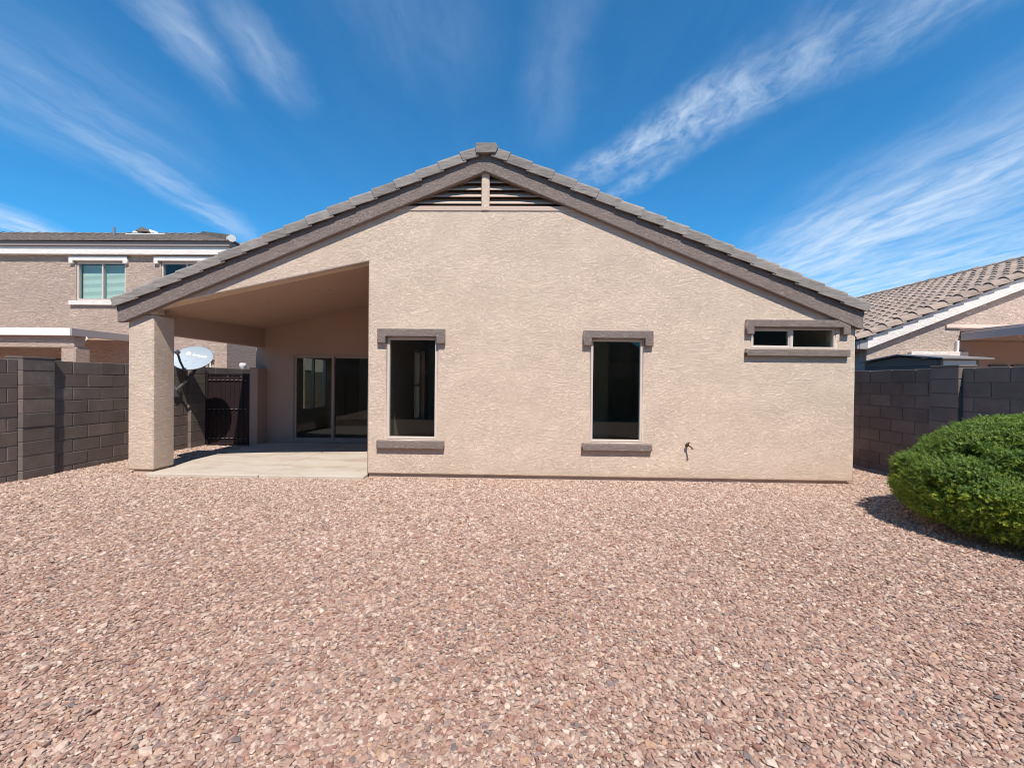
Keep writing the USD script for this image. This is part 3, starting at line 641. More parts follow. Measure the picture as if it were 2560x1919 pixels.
rim = [[1 + (rings - 1) * seg + k, 1 + (rings - 1) * seg + (k + 1) % seg] for k in range(seg)]
RF = np.array([[a, b, b + n0] for a, b in rim] + [[a, b + n0, a + n0] for a, b in rim])
part(DS, 'reflector', trimesh.Trimesh(np.vstack([top_, bot_]), np.vstack([F, F[:, ::-1] + n0, RF]), process=False), M['dish'], smooth=35)
part(DS, 'rim', tube([on_dish(A_ * math.cos(t), B_ * math.sin(t), -0.006) for t in np.linspace(0, 2 * math.pi, 49)], 0.007, 6), M['dish_grey'], smooth=True)
# lettering and mark, as print on the reflector
tm = meshkit.text_mesh('Arrtuean', 0.062, 0.002, bold=True)
tv = tm.vertices.copy(); tv[:, 0] = tv[:, 0] * (0.33 / tv[:, 0].max()) + 0.16 * tv[:, 1]
part(DS, 'lettering', trimesh.Trimesh(np.array([on_dish(-0.085 + x, 0.075 + y * 0.9 - 0.10 * x, 0.002 + z) for x, y, z in tv]), tm.faces, process=False), M['white'])
mk = [on_dish(-0.155 + 0.048 * math.cos(t), 0.105 + 0.042 * math.sin(t), 0.004) for t in np.linspace(0, 2 * math.pi, 24, endpoint=False)]
part(DS, 'mark', trimesh.Trimesh(np.array([on_dish(-0.155, 0.105, 0.005)] + mk), [[0, 1 + k, 1 + (k + 1) % 24] for k in range(24)], process=False), M['white'])
for (u, v) in ((-0.13, -0.07), (0.03, -0.09)):
    b_ = trimesh.creation.icosphere(1, 0.008); b_.apply_translation(on_dish(u, v, 0.002)); part(DS, 'bolt', b_, M['dish_grey'])
bk = dc - nrm * 0.135
part(DS, 'bracket', tube([bk + nrm * 0.055, bk - nrm * 0.06 - du * 0.04, bk - nrm * 0.05 - du * 0.15], 0.035, 8), M['dish_dark'], smooth=40)
mp = [bk - nrm * 0.05 - du * 0.10, np.array([-6.62, 8.42, 1.66]), np.array([-6.645, 8.40, 1.585]), np.array([-6.70, 8.40, 1.51]), np.array([-6.78, 8.40, 1.44])]
part(DS, 'mast', tube(mp, 0.028, 10), M['dish_dark'], smooth=40)
part(DS, 'mast_foot', tube([np.array([-6.77, 8.40, 1.449]), np.array([-6.90, 8.41, 1.335]), np.array([-7.03, 8.42, 1.22])], 0.024, 10), M['dish_grey'], smooth=40)
part(DS, 'mount_plate', box(-7.03, -7.0, 8.33, 8.51, 1.10, 1.32, 0.004), M['dish_grey'])
arm0 = on_dish(-0.04, -B_ * 0.98, -0.02); lnb = dc + nrm * 0.36 - du * 0.13 - dxx * 0.03
part(DS, 'feed_arm', tube([arm0 - nrm * 0.10 - du * 0.02, arm0, arm0 + (lnb - arm0) * 0.5 - du * 0.02, lnb], 0.02, 8), M['dish_dark'], smooth=40)
part(DS, 'receiver', tube([lnb + nrm * 0.06, lnb + nrm * 0.02, lnb - nrm * 0.03, lnb - nrm * 0.05], [0.03, 0.045, 0.045, 0.025], 12), M['dish_grey'], smooth=40)

# ------------------------------------------------------------------ left neighbour: two storeys
N_ = thing('two_storey_house', 'brown two-storey stucco house with white trim beyond the left block wall', 'house')
YL, XE, XW = 13.0, -9.22, -26.0
part(N_, 'wall', plate([(XW, -0.05), (XE, -0.05), (XE, 5.60), (XW, 5.60)], [rect(-14.05, -12.46, 3.895, 5.12), rect(-11.33, -9.75, 3.895, 5.12)], YL, YL + 0.2), M['nwall'])
part(N_, 'side_wall', box(XE - 0.2, XE, YL + 0.201, 21.5, -0.05, 5.60), M['nwall'])
part(N_, 'rear_wall', box(XW, XE, 21.501, 21.7, -0.05, 5.60), M['nwall'])
part(N_, 'upper_floor', box(XW, XE - 0.21, YL + 0.21, 21.4, 2.9, 3.0), M['ndark'])
part(N_, 'trim_band', box(XW, XE + 0.14, YL - 0.14, YL - 0.001, 5.315, 5.555, 0.008), M['white_stucco'])
part(N_, 'trim_band', box(XE + 0.001, XE + 0.14, YL + 0.0, 21.7, 5.315, 5.555, 0.008), M['white_stucco'])
part(N_, 'eave_fascia', box(XW, XE + 0.20, YL - 0.20, YL - 0.16, 5.56, 5.70, 0.004), M['nfascia'])
part(N_, 'eave_fascia', box(XE + 0.201, XE + 0.24, YL - 0.20, 22.0, 5.56, 5.70, 0.004), M['nfascia'])
part(N_, 'soffit', box(XW, XE + 0.199, YL - 0.158, YL - 0.001, 5.562, 5.58), M['nfascia'])
part(N_, 'soffit', box(XE, XE + 0.199, YL + 0.0, 22.0, 5.562, 5.58), M['nfascia'])
# hip roof with stepped courses
ye, yr, ze, zr, xh = YL - 0.26, 17.0, 5.705, 7.34, -13.1
XH = XE + 0.30
rv, nco = [], 15
rf = []
for i in range(nco):
    t0, t1 = i / nco, (i + 1) / nco
    y0, y1 = ye + (yr - ye) * t0, ye + (yr - ye) * t1 + 0.05
    z0, z1 = ze + (zr - ze) * t0, ze + (zr - ze) * t1
    x0, x1 = XH + (xh - XH) * t0, XH + (xh - XH) * t1
    # front course
    V = [(XW, y0, z0), (x0, y0, z0), (x1, y1, z1), (XW, y1, z1), (XW, y0, z0 + 0.045), (x0 + 0.02, y0, z0 + 0.045), (x1, y1, z1 + 0.015), (XW, y1, z1 + 0.015)]
    rf.append(quads(V, [[3, 2, 1, 0], [4, 5, 6, 7], [0, 1, 5, 4], [1, 2, 6, 5], [2, 3, 7, 6], [3, 0, 4, 7]]))
    # right hip course
    V = [(x0, y0, z0), (x0, 22.3 - (y0 - ye), z0), (x1, 22.3 - (y1 - ye), z1), (x1, y1, z1)]
    V += [(a, b, c + d) for (a, b, c), d in zip(V, (0.045, 0.045, 0.015, 0.015))]
    rf.append(quads(V, [[3, 2, 1, 0], [4, 5, 6, 7], [0, 1, 5, 4], [1, 2, 6, 5], [2, 3, 7, 6], [3, 0, 4, 7]]))
M['shingle'] = plain('rough_roof_tile', (0.155, 0.12, 0.10), 0.9, noise=0.42, scale=9, bump=0.03, bscale=16)
part(N_, 'roof', rf, M['shingle'])
part(N_, 'roof_rear', quads([(XW, 22.3, ze), (XH, 22.3, ze), (xh, yr, zr), (XW, yr, zr)], [[0, 3, 2, 1]]), M['shingle'])
for k in range(34):
    x1 = xh + 0.1 - k * 0.38; x0 = x1 - 0.41
    dz = 0.05 + rng.uniform(-0.006, 0.01)
    cx = [(yr - 0.16, zr - 0.02), (yr - 0.12, zr + 0.03), (yr - 0.02, zr + 0.055), (yr + 0.02, zr + 0.055), (yr + 0.12, zr + 0.03), (yr + 0.16, zr - 0.02)]
    tmsh = prism(cx, 'x', x0, x1); sel = tmsh.vertices[:, 0] > (x0 + x1) / 2; tmsh.vertices[sel, 2] += 0.03 + rng.uniform(-0.008, 0.008)
    part(N_, 'ridge_tile', tmsh, M['tile3'])
for k in range(15):
    t0, t1 = k / 15, (k + 1.12) / 15
    P0 = np.array([XH + 0.04, ye - 0.02, ze + 0.07]) * (1 - t0) + np.array([xh, yr, zr + 0.05]) * t0
    P1 = np.array([XH + 0.04, ye - 0.02, ze + 0.03]) * (1 - t1) + np.array([xh, yr, zr + 0.01]) * t1
    part(N_, 'hip_tile', tube([P0, P1], [0.11, 0.09], 8), M['tile3'] if k else M['white'], smooth=40)
def nwindow(x0, x1, x_open, blind):
    wn = window(N_, x0, x1, 3.895, 5.12, YL + 0.02, 0.055, depth=0.09, split=(x0 + x1) / 2 + 0.02, glass=M['glass_clear'])
    surround(wn, x0 - 0.18, x1 + 0.10, 5.275, 5.135, 5.05, 0.14, (3.745, 3.875), M['white_stucco'], y=YL, d=0.075)
    if blind:
        for k in range(30):
            z = 3.96 + k * 0.0365
            part(wn, 'blind_slat', prism([(YL + 0.150, z), (YL + 0.153, z - 0.002), (YL + 0.170, z + 0.030), (YL + 0.167, z + 0.032)], 'x', x0 + 0.06, x1 - 0.06), M['blind'])
    part(wn, 'room_back', box(x0 - 0.1, x1 + 0.1, YL + 0.9, YL + 0.95, 3.6, 5.3), M['ndark'])
nwindow(-14.05, -12.46, 0, True)
nwindow(-11.33, -9.75, 0, False)
# patio cover of the neighbour
PZ = 2.80
part(N_, 'patio_roof', box(-22, -12.2, 11.22, YL - 0.08, 2.70, 2.78), M['ndark'])
part(N_, 'gutter', box(-22, -12.19, 11.12, 11.219, 2.60, 2.80, 0.01), M['white'], label='white gutter along the neighbour patio roof')
part(N_, 'patio_side_fascia', box(-12.199, -12.14, 11.12, YL - 0.08, 2.60, 2.805, 0.006), M['gutter'])
part(N_, 'patio_beam', box(-22, -12.22, 11.25, 11.55, 2.29, 2.599, 0.01), M['nwall'])
part(N_, 'patio_column', box(-12.60, -12.19, 11.26, 11.66, -0.05, 2.289, 0.02), M['nwall'])
part(N_, 'patio_column', box(-17.6, -17.2, 11.26, 11.66, -0.05, 2.289, 0.02), M['nwall'])
part(N_, 'gutter_hook', tube([(-12.13, 11.5, 2.60), (-12.11, 11.5, 2.54), (-12.15, 11.5, 2.50)], 0.015, 6), M['white'])
part(N_, 'patio_door', box(-16.0, -14.2, YL - 0.02, YL - 0.002, 0.0, 2.05, 0.004), M['dish_dark'])
part(N_, 'patio_door', box(-12.25, -11.6, YL - 0.02, YL - 0.002, 0.0, 1.86, 0.004), M['dish_dark'])
part(N_, 'utility_box', box(-9.74, -9.60, YL - 0.10, YL - 0.001, 2.06, 2.31, 0.006), M['white'])
part(N_, 'conduit', tube([(-9.72, YL - 0.03, 2.06), (-9.72, YL - 0.03, 0.2)], 0.02, 8), M['white'])
part(N_, 'meter_panel', box(-10.3, -9.76, YL - 0.08, YL - 0.001, 1.2, 2.06, 0.008), M['nfascia'])
part(N_, 'vent_pipe', tube([(-16.0, 16.2, 6.8), (-16.0, 16.2, 7.36)], 0.045, 10), M['dish_grey'], smooth=40)
part(N_, 'roof_patch', box(-15.8, -14.2, 16.45, 16.52, 7.16, 7.20), M['white'])
lump = []
for k in range(9):
    b_ = trimesh.creation.icosphere(1, 0.14); b_.vertices *= rng.uniform(0.7, 1.5, 3) * [1.2, 1, 0.55]; b_.apply_translation((-15.75 + 0.085 * k, 16.9 + rng.uniform(-.05, .05), 7.36 + (0.06 if 4 <= k < 8 else 0.0))); lump.append(b_)
part(N_, 'mortar_lump', lump, M['white'])
part(N_, 'roof_vent', prism([(-15.55, 7.36), (-15.02, 7.34), (-15.12, 7.47), (-15.3, 7.53)], 'y', 16.6, 16.95), M['tile3'])

# ------------------------------------------------------------------ right neighbour: one storey, barrel tiles
Q = thing('neighbour_house', 'one-storey house with barrel tile roof and white gable board on the right', 'house')
YR, XS, SR = 8.8, 7.12, 0.40
rz = lambda x: 2.46 + SR * (x - 7.05)            # roof deck
XRID = 12.2
part(Q, 'wall', prism([(XS, -0.05), (17.3, -0.05), (17.3, rz(7.1)), (XRID, rz(XRID) - 0.05), (XS, rz(XS) - 0.03)], 'y', YR, YR + 0.2), M['rwall'])
part(Q, 'side_wall', box(XS + 0.001, XS + 0.2, YR + 0.201, 22, -0.05, 2.38), M['rwall'])
part(Q, 'roof', prism([(6.86, rz(6.86) - 0.02), (XRID, rz(XRID) - 0.02), (XRID, rz(XRID) - 0.1), (6.86, rz(6.86) - 0.1)][::-1], 'y', YR - 0.04, 22.3), M['roof_under'])
part(Q, 'roof', prism([(XRID, rz(XRID)), (17.5, rz(XRID) - SR * (17.5 - XRID)), (17.5, rz(XRID) - SR * (17.5 - XRID) - 0.1), (XRID, rz(XRID) - 0.1)], 'y', YR - 0.04, 22.3), M['roof_under'])
part(Q, 'rake_fascia', plate([(7.05, rz(7.05) - 0.235), (XRID, rz(XRID) - 0.235), (XRID, rz(XRID) - 0.0), (7.05, rz(7.05) - 0.0)], [], YR - 0.11, YR - 0.042, r=0.006, steps=1), M['white_stucco'])
part(Q, 'eave_fascia', box(6.86, 6.90, YR - 0.09, 22, 2.225, 2.385, 0.004), M['gutter'])
part(Q, 'eave_end', box(6.901, 7.049, YR - 0.10, YR - 0.05, 2.222, 2.41, 0.004), M['gutter'])
part(Q, 'soffit', box(6.90, XS, YR + 0.0, 22, 2.23, 2.25), M['gutter'])
cs, ss = 1 / math.hypot(1, SR), SR / math.hypot(1, SR)
def barrel(y, width, q0, q1, lift0, lift1, r=0.10, drop=0.0):
    """One barrel tile: an arched cover with thickness, running up the slope from q0 to q1 (metres along the slope from the eave)."""
    ang = np.linspace(0, math.pi, 8)
    o = np.stack([-np.cos(ang) * width / 2, np.sin(ang) * r], 1); i_ = np.stack([-np.cos(ang) * (width / 2 - 0.016), np.sin(ang) * (r - 0.016)], 1)[::-1]
    prof = np.vstack([o, i_]); n = len(prof); V = []
    for q, l in ((q0, lift0), (q1, lift1)):
        V.append(np.stack([6.84 + q * cs - (prof[:, 1] + l) * ss, y + prof[:, 0], rz(6.84) + q * ss + (prof[:, 1] + l) * cs - drop], 1))
    F = [[k, (k + 1) % n, n + (k + 1) % n, n + k] for k in range(n)]
    mm = quads(np.vstack(V), F)
    caps = []
    for k in range(7):
        a, b, c, d = k, k + 1, n - 2 - k, n - 1 - k
        caps += [[a, c, b], [a, d, c]]
    caps = np.array(caps)
    mm = trimesh.Trimesh(mm.vertices, np.vstack([mm.faces[:, ::-1], caps, caps[:, ::-1] + n]), process=False)
    trimesh.repair.fix_normals(mm)
    return mm
EXPO, CW = 0.322, 0.255
tiles = []
for c in range(48):
    y = YR + 0.20 + c * CW
    for r in range(18):
        x = 6.84 + r * EXPO * cs
        if x > XRID - 0.1: continue
        j = rng.uniform(-0.006, 0.006, 3)
        tiles.append((y / 1.0 + 0.25 * abs(x - 9), barrel(y + j[0], CW * 0.80, r * EXPO + j[1], (r + 1) * EXPO + 0.05, 0.028 + j[2] * 0.6, 0.0)))
tiles.sort(key=lambda t: t[0])
vis = [t for t in tiles]
for k, (_, t) in enumerate(vis[:300]): part(Q, 'roof_tile', t, M['tile2'], smooth=40)
part(Q, 'far_roof_tiles', [t for _, t in vis[300:]], M['tile2'], smooth=40, kind='stuff')
pans = []
for r in range(18):
    q0, q1 = r * EXPO, (r + 1) * EXPO + 0.03
    if 6.84 + q1 * cs > XRID + 0.1: continue
    pt = lambda q, l: (6.84 + q * cs - l * ss, rz(6.84) + q * ss + l * cs)
    pans.append(prism([pt(q0, 0.0), pt(q1, -0.018), pt(q1, 0.0), pt(q0, 0.024)], 'y', YR - 0.03, 22.3))
part(Q, 'pan_tiles', pans, M['tile2'], kind='stuff')
for r in range(18):
    if 6.84 + r * EXPO * cs > XRID: continue
    part(Q, 'rake_tile', barrel(YR - 0.06, 0.24, r * EXPO - 0.03, (r + 1) * EXPO + 0.04, 0.055, 0.012, r=0.115, drop=0.0), M['tile2'], smooth=40)
for k in range(34):
    y0 = YR - 0.1 + k * 0.40
    zz = rz(XRID) + 0.02
    tmsh = prism([(XRID - 0.15, zz - 0.01), (XRID - 0.11, zz + 0.07), (XRID, zz + 0.115), (XRID + 0.11, zz + 0.07), (XRID + 0.15, zz - 0.01)], 'y', y0, y0 + 0.43)
    tmsh.vertices[tmsh.vertices[:, 1] < y0 + 0.1, 2] += 0.03 + rng.uniform(-0.01, 0.01)
    part(Q, 'ridge_tile', tmsh, M['tile2'])
# its patio cover and window trim
part(Q, 'patio_gutter', box(8.98, 9.07, 6.2, YR - 0.03, 2.42, 2.58, 0.008), M['gutter'])
V = np.array([(9.0, 6.2, 2.585), (13.0, 6.2, 2.80), (13.0, YR - 0.002, 2.96), (9.0, YR - 0.002, 2.64)], float)
V = np.vstack([V - [0, 0, 0.03], V])
part(Q, 'patio_roof', quads(V, [[3, 2, 1, 0], [4, 5, 6, 7], [0, 1, 5, 4], [1, 2, 6, 5], [2, 3, 7, 6], [3, 0, 4, 7]]), M['patio_top'])
part(Q, 'patio_ledger', box(8.70, 13.0, YR - 0.035, YR - 0.001, 2.675, 2.745, 0.004), M['patio_top'])
part(Q, 'downspout', box(8.90, 8.94, YR - 0.05, YR - 0.002, 0.0, 2.42, 0.004), M['white'])
part(Q, 'window_header', box(7.955, 9.09, YR - 0.085, YR - 0.001, 2.10, 2.185, 0.006), M['white_stucco'])
part(Q, 'patio_wall', box(8.95, 15.0, YR - 0.028, YR - 0.002, 0.0, 2.40), M['ndark'])  # dark sheet over the house wall, painting in shade under the patio cover
part(Q, 'patio_window', box(10.0, 11.6, YR - 0.06, YR - 0.03, 0.9, 1.93), M['dish_dark'])
part(Q, 'patio_window', box(9.55, 9.9, YR - 0.06, YR - 0.03, 0.05, 1.93), M['dish_dark'])

# shed
K = thing('storage_shed', 'low gabled grey plastic storage shed behind the right block wall', 'shed')
sx0, sx1, sy0, sy1 = 6.78, 7.38, 6.92, 8.42
part(K, 'side_panel', prism([(sy0, 0), (sy1, 0), (sy1, 1.915), (7.67, 2.0), (sy0, 1.915)], 'x', sx0, sx0 + 0.04), M['shed_side'])
part(K, 'side_panel', prism([(sy0, 0), (sy1, 0), (sy1, 1.915), (7.67, 2.0), (sy0, 1.915)], 'x', sx1 - 0.04, sx1), M['shed_side'])
for k in range(5): part(K, 'siding_board', box(sx0 - 0.012, sx0 - 0.001, sy0 + 0.03, sy1 - 0.03, 1.905 - 0.085 * (k + 1) + 0.006, 1.905 - 0.085 * k, 0.003), M['shed_side'])
part(K, 'front_panel', box(sx0 + 0.041, sx1 - 0.041, sy0, sy0 + 0.04, 0, 1.91), M['shed'])
part(K, 'door', box(sx0 + 0.06, sx1 - 0.10, sy0 - 0.02, sy0 - 0.001, 0.05, 1.82, 0.006), M['shed'])
part(K, 'rear_panel', box(sx0 + 0.041, sx1 - 0.041, sy1 - 0.04, sy1, 0, 1.91), M['shed_side'])
for y0, y1, z0, z1 in ((6.84, 7.67, 1.925, 2.025), (7.671, 8.50, 2.025, 1.925)):
    part(K, 'roof', prism([(y0, z0), (y1, z1), (y1, z1 + 0.022), (y0, z0 + 0.022)], 'x', sx0 - 0.05, sx1 + 0.16), M['shed_roof'])

# ------------------------------------------------------------------ unseen house added behind the camera, roof shaped for the glass to mirror
B = thing('rear_house', 'unseen house added across the rear wall for the window glass to mirror', 'house')
part(B, 'wall', box(-25, 23, -16, -8.5, -0.05, 2.6), M['nwall'])
part(B, 'roof', prism([(-26, 2.6), (24, 2.6), (24, 4.4), (13, 5.2), (9.0, 3.2), (6.0, 3.15), (0.8, 5.9), (-9.5, 5.2), (-26, 5.4)], 'y', -16.4, -8.1), M['tile3'])
part(B, 'rear_window', box(-3, -1.4, -8.52, -8.49, 0.9, 2.1), M['dish_dark'])
part(B, 'rear_window', box(1, 2.6, -8.52, -8.49, 0.9, 2.1), M['dish_dark'])

# ------------------------------------------------------------------ shrub
SH = thing('shrub', 'large rounded green shrub on the gravel against the right block wall', 'shrub')
C0, RX, RY = np.array([5.40, 4.22]), 1.28, 1.16
def leafmat(name, col, trans):
    N = {'o': ('object_info', {}), 'g': ('geometry', {}), 'n': ('noise_texture', dict(scale=2.2, detail=3.0)), 'ad': ('math', dict(math_type='multiply_add', value2=0.5)),
         'r': ('rgb_ramp', dict(ramp=[(0.2, mul(col, 0.55)), (0.55, col), (0.9, (col[0] * 1.9, col[1] * 1.45, col[2] * 1.0))])),
         'p': ('principled_bsdf', dict(roughness=0.5, specular_ior_level=0.35)), 't': ('translucent_bsdf', dict(color=trans)), 'm': ('mix_closure', dict(fac=0.25))}
    return usdkit.material(stage, f'/World/Looks/{name}', N, [('g.position', 'n.vector'), ('o.random', 'ad.value1'), ('n.fac', 'ad.value3'), ('ad.value', 'r.fac'), ('r.color', 'p.base_color'), ('p.BSDF', 'm.closure1'), ('t.BSDF', 'm.closure2')], surface='m.closure')
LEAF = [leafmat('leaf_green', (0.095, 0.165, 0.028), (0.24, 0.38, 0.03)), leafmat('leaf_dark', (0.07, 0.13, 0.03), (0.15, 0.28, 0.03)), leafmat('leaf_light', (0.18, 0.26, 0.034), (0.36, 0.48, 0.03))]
DENTS = [(3.55, 0.80, 0.16), (4.05, 0.62, 0.17), (3.75, 0.40, 0.13), (4.35, 0.85, 0.15), (3.2, 0.62, 0.10), (4.5, 0.35, 0.13)]
def dome_pt(th, ph, k=1.0):
    """Point of the shrub's uneven outer surface; ph from 0 (rim at the ground) to pi/2 (top)."""
    c, s = np.cos(ph), np.sin(ph)
    e = 0.80
    rr = np.where(ph < 0, np.abs(c) ** 0.30, np.abs(c) ** e)
    d = np.stack([np.cos(th) * rr, np.sin(th) * rr, np.sign(s) * np.abs(s) ** 0.95], -1)
    nz = meshkit.fbm(d * 2.6 + 11.0, 3, 3) - 0.5
    nz2 = meshkit.fbm(d * 6.5 + 5.0, 2, 9) - 0.5
    sc = k * (1 + 0.16 * nz + 0.12 * nz2)
    sc = sc * (1 + 0.05 * np.exp(-((ph - 0.12) / 0.22) ** 2) - 0.035 * np.exp(-((ph - 0.50) / 0.11) ** 2))
    for t0, p0, dp in DENTS:
        a_ = np.abs(np.angle(np.exp(1j * (th - t0)))) * np.maximum(np.cos(ph), 0.2)
        sc = sc * (1 - dp * np.exp(-((a_ / 0.17) ** 2 + ((ph - p0) / 0.10) ** 2)))
    x, y, z = C0[0] + RX * d[..., 0] * sc, C0[1] + RY * d[..., 1] * sc, 0.36 + np.where(d[..., 2] > 0, 0.83, 0.34) * d[..., 2] * np.where(d[..., 2] > 0, sc, 1)
    x = np.minimum(x, 6.16)
    return np.stack([x, y, z], -1)
def sprig(seed):
    r = np.random.default_rng(seed); V, F = [], []
    nl = 16
    for k in range(nl):
        t = (k + 1) / nl; ang = k * 2.4 + r.uniform(-.3, .3)
        base = np.array([0.012 * math.sin(t * 3 + seed), 0.010 * math.cos(t * 2.2), 0.085 * t])
        out = np.array([math.cos(ang), math.sin(ang), r.uniform(0.3, 1.0)]); out /= np.linalg.norm(out)
        L = r.uniform(0.016, 0.026) * (1.15 - 0.4 * t); sd = np.cross(out, [0.2, 0.1, 1.0]); sd /= np.linalg.norm(sd)
        nn = np.cross(sd, out); wd = L * 0.30
        i = len(V)
        V += [base, base + out * L * 0.5 + sd * wd + nn * wd * 0.3, base + out * L, base + out * L * 0.5 - sd * wd + nn * wd * 0.3]
        F += [[i, i + 1, i + 2], [i, i + 2, i + 3]]
    return trimesh.Trimesh(np.array(V), np.array(F), process=False)

def quat_from(zaxis, spin):
    """Quaternions (w, x, y, z) that turn +z onto zaxis after a spin about z."""
    z = zaxis / np.linalg.norm(zaxis, axis=1, keepdims=True)
    w = 1 + z[:, 2]; q = np.stack([w, -z[:, 1], z[:, 0], np.zeros(len(z))], 1)
    q[w < 1e-6] = [0, 1, 0, 0]
    q /= np.linalg.norm(q, axis=1, keepdims=True)
    c, s = np.cos(spin / 2), np.sin(spin / 2)
    return np.stack([q[:, 0] * c - q[:, 3] * s, q[:, 1] * c + q[:, 2] * s, q[:, 2] * c - q[:, 1] * s, q[:, 3] * c + q[:, 0] * s], 1)
def instancer(path, protos, pos, quats, scales, idx):
    pi = UsdGeom.PointInstancer.Define(stage, path)
    rel = pi.CreatePrototypesRel()
    UsdGeom.Scope.Define(stage, path + '/prototypes')
    for i, (nm, mesh, mat, smooth) in enumerate(protos):
        p = f'{path}/prototypes/{nm}' + (f'_{i:03d}' if i else '')
        usdkit.mesh(stage, p, mesh, mat, smooth=smooth); rel.AddTarget(p)
    pi.CreatePositionsAttr(Vt.Vec3fArray.FromNumpy(np.asarray(pos, np.float32)))
    pi.CreateOrientationsAttr(Vt.QuathArray([Gf.Quath(float(a), float(b), float(c), float(d)) for a, b, c, d in quats]))
    pi.CreateScalesAttr(Vt.Vec3fArray.FromNumpy(np.asarray(scales, np.float32)))
    pi.CreateProtoIndicesAttr(Vt.IntArray.FromNumpy(np.asarray(idx, np.int32)))
    return pi.GetPrim()
# dark inner mass, twigs, and sprigs over and just under the surface
tt, pp = np.meshgrid(np.linspace(0, 2 * np.pi, 49)[:-1], np.linspace(-0.9, np.pi / 2 - 0.02, 18), indexing='ij')
cv = dome_pt(tt, pp, 0.86); nt, npp = tt.shape
ids = np.arange(nt * npp).reshape(nt, npp)
qf = [[ids[i, j], ids[(i + 1) % nt, j], ids[(i + 1) % nt, j + 1], ids[i, j + 1]] for i in range(nt) for j in range(npp - 1)]
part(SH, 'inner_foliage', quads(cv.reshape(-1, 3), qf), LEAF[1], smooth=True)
tw = []
for k in range(14):
    a = rng.uniform(0, 2 * np.pi); e_ = dome_pt(np.array(a), np.array(rng.uniform(-0.3, 0.4)), 0.9)
    b0 = np.array([C0[0] + 0.25 * math.cos(a), C0[1] + 0.25 * math.sin(a), -0.03])
    tw.append(tube([b0, (b0 + e_) / 2 + [0, 0, -0.08], e_], [0.03, 0.018, 0.006], 6))
part(SH, 'stem', tw, M['bark'])
ns = 74000
th = rng.uniform(0, 2 * np.pi, ns); ph = np.arcsin(rng.uniform(-0.62, 1.0, ns))
kk = 1.0 - np.abs(rng.normal(0, 0.035, ns))
P = dome_pt(th, ph, 1.0) * 1.0
P = np.array([C0[0], C0[1], 0.36]) + (P - [C0[0], C0[1], 0.36]) * kk[:, None]
Pn = dome_pt(th + 0.02, ph, 1.0) - dome_pt(th - 0.02, ph, 1.0); Pm = dome_pt(th, np.minimum(ph + 0.02, 1.56), 1.0) - dome_pt(th, ph - 0.02, 1.0)
nn = np.cross(Pn, Pm); nn /= np.linalg.norm(nn, axis=1, keepdims=True) + 1e-9
keep = (P[:, 2] > 0.015) & ~((P[:, 0] > 6.0) & (nn[:, 0] > 0.5) & (P[:, 2] < 1.0))
P, nn = P[keep], nn[keep]
clump = meshkit.fbm(P * 4.0, 2, 4)
thk, phk = th[keep], ph[keep]
for t0, p0, dp in DENTS:
    a_ = np.abs(np.angle(np.exp(1j * (thk - t0)))) * np.maximum(np.cos(phk), 0.2)
    clump = clump - 0.22 * np.exp(-((a_ / 0.14) ** 2 + ((phk - p0) / 0.08) ** 2))
ok = rng.uniform(0, 1, len(P)) < np.clip(0.18 + 3.2 * (clump - 0.32), 0.05, 1); P, nn = P[ok], nn[ok]
dirn = nn + rng.normal(0, 0.45, nn.shape) + [0, 0, 0.35]
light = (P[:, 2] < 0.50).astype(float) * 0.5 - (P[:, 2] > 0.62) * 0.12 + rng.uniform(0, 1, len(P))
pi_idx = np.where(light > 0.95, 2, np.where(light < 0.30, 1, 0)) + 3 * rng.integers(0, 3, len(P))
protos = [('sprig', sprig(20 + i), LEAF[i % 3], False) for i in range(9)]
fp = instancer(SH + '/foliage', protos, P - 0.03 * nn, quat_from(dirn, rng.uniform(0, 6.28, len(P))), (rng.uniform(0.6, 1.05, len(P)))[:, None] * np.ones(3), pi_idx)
tag(fp, kind='stuff')

# ------------------------------------------------------------------ gravel
def stonemat(name, col, sat=1.0):
    N = {'o': ('object_info', {}), 'g': ('geometry', {}), 'n': ('noise_texture', dict(scale=70.0, detail=4.0, roughness=0.65)), 'nl': ('noise_texture', dict(scale=1.1, detail=2.0)),
         'r': ('rgb_ramp', dict(ramp=[(0.25, mul(col, 0.72)), (0.75, mul(col, 1.2))])), 'v': ('map_range', dict(from_min=0, from_max=1, to_min=0.86, to_max=1.14)), 's': ('vector_math', dict(math_type='scale')),
         'p': ('principled_bsdf', dict(roughness=0.85, specular_ior_level=0.25))}
    L = [('g.position', 'n.vector'), ('n.fac', 'r.fac'), ('r.color', 's.vector1'), ('o.random', 'v.value'), ('v.result', 's.scale'), ('s.vector', 'p.base_color')]
    return usdkit.material(stage, f'/World/Looks/{name}', N, L, surface='p.BSDF')
cols = [('pink', (0.335, 0.207, 0.155), 11), ('tan', (0.38, 0.25, 0.182), 8), ('rose', (0.295, 0.17, 0.128), 9), ('red', (0.235, 0.12, 0.088), 3), ('mauve', (0.24, 0.168, 0.145), 3.5), ('cream', (0.48, 0.375, 0.295), 1.4), ('orange', (0.34, 0.20, 0.128), 2), ('slate', (0.16, 0.125, 0.115), 0.6), ('pale', (0.44, 0.315, 0.243), 5)]
protos, weight = [], []
for ci, (nm, c, wgt) in enumerate(cols):
    mt = stonemat('stone_' + nm, c)
    for k in range(3):
        r = np.random.default_rng(100 + ci * 7 + k)
        d = r.normal(size=(15, 3)); d /= np.linalg.norm(d, axis=1, keepdims=True)
        d *= r.uniform(0.82, 1.05, (15, 1)) * np.array([1.0, r.uniform(0.55, 0.8), r.uniform(0.30, 0.5)])
        protos.append((f'{nm}_stone', trimesh.convex.convex_hull(d), mt, False)); weight.append(wgt)
weight = np.array(weight, float); weight /= weight.sum()
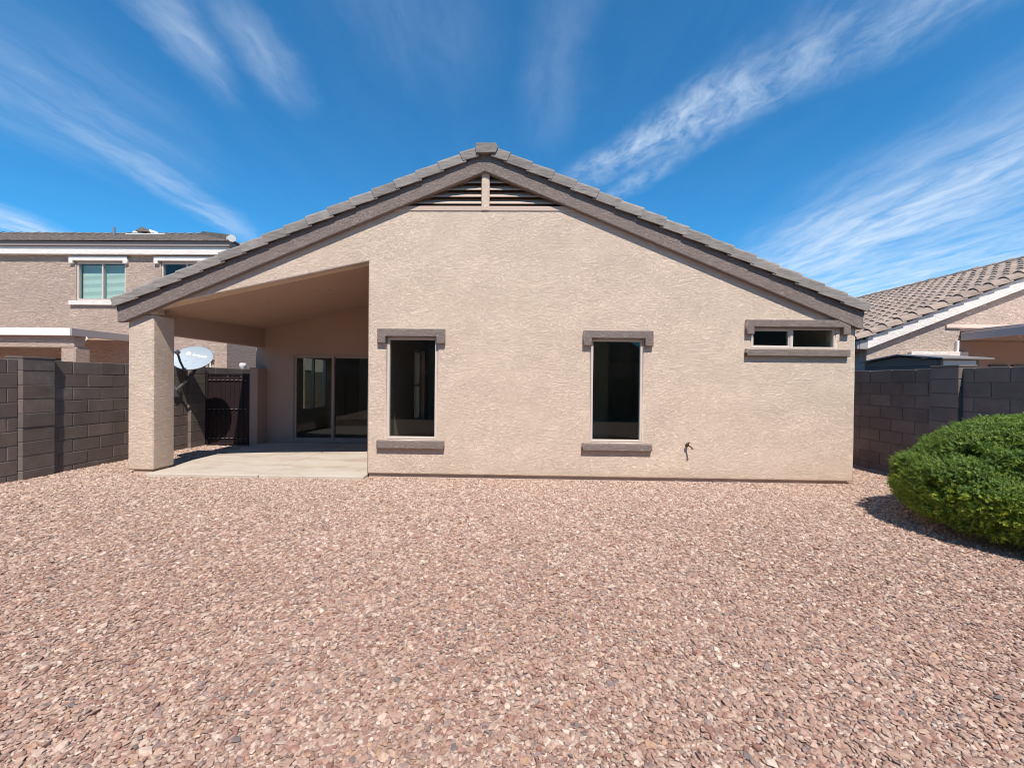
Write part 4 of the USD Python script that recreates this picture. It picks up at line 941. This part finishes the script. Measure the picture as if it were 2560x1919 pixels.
def scatter(x0, x1, y0, y1, step, mask):
    xs, ys = np.meshgrid(np.arange(x0, x1, step), np.arange(y0, y1, step), indexing='ij')
    p = np.stack([xs.ravel(), ys.ravel()], 1) + rng.uniform(-0.62, 0.62, (xs.size, 2)) * step
    return p[mask(p)]
def inside(p):
    x, y = p[:, 0], p[:, 1]
    ok = (np.abs(x + 0.02 * y) < 1.26 * y + 1.35) & (x > lface(y) + 0.0) & (x < 6.26)
    ok &= ~((y > YF + 0.02) & (x > CORNER) & (x < 4.94)) & ~((y > 6.20) & (x > PIL - 0.0) & (x < CORNER + 0.03)) & ~((y > 6.78) & (x > -5.80) & (x < CORNER)) & ~((y > YF + 0.04) & (y < YF + 0.35) & (x > -5.98) & (x < PIL))
    ok &= ~((y > 7.6) & (x > 0)) & ~((y > 9.12) & (x < 0))
    ok &= ~((((x - C0[0]) / 1.15) ** 2 + ((y - C0[1]) / 1.1) ** 2) < 1)
    return ok
near = scatter(-5, 5, 1.0, 3.2, 0.0158, inside); far = scatter(-7.3, 6.4, 3.2, 9.2, 0.0185, inside)
G2 = np.vstack([near, far]); nst = len(G2)
size = np.where(np.arange(nst) < len(near), 0.0127, 0.0136) * np.exp(rng.normal(0, 0.36, nst))
size = np.clip(size, 0.006, 0.034)
zz = 0.003 + rng.uniform(-0.003, 0.006, nst)
und = 0.004 * (meshkit.fbm(np.stack([G2[:, 0] * 1.7, G2[:, 1] * 1.7, 0 * G2[:, 0]], 1), 2, 5) - 0.5)
tl = rng.normal(0, 0.22, (nst, 2))
q = quat_from(np.stack([tl[:, 0], tl[:, 1], np.ones(nst)], 1), rng.uniform(0, 2 * np.pi, nst))
# stone mix turns paler with distance, painting brighter far light into the colour
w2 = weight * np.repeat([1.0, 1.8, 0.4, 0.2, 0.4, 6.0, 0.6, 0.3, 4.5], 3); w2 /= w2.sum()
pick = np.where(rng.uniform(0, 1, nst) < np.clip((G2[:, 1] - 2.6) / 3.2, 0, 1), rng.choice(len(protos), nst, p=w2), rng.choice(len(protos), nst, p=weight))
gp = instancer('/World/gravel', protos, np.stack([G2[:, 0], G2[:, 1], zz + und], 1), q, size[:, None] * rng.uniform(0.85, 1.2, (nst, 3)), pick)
tag(gp, 'loose pink and tan crushed stone covering the yard', 'gravel', kind='stuff')
print('stones', nst, 'sprigs', len(P))
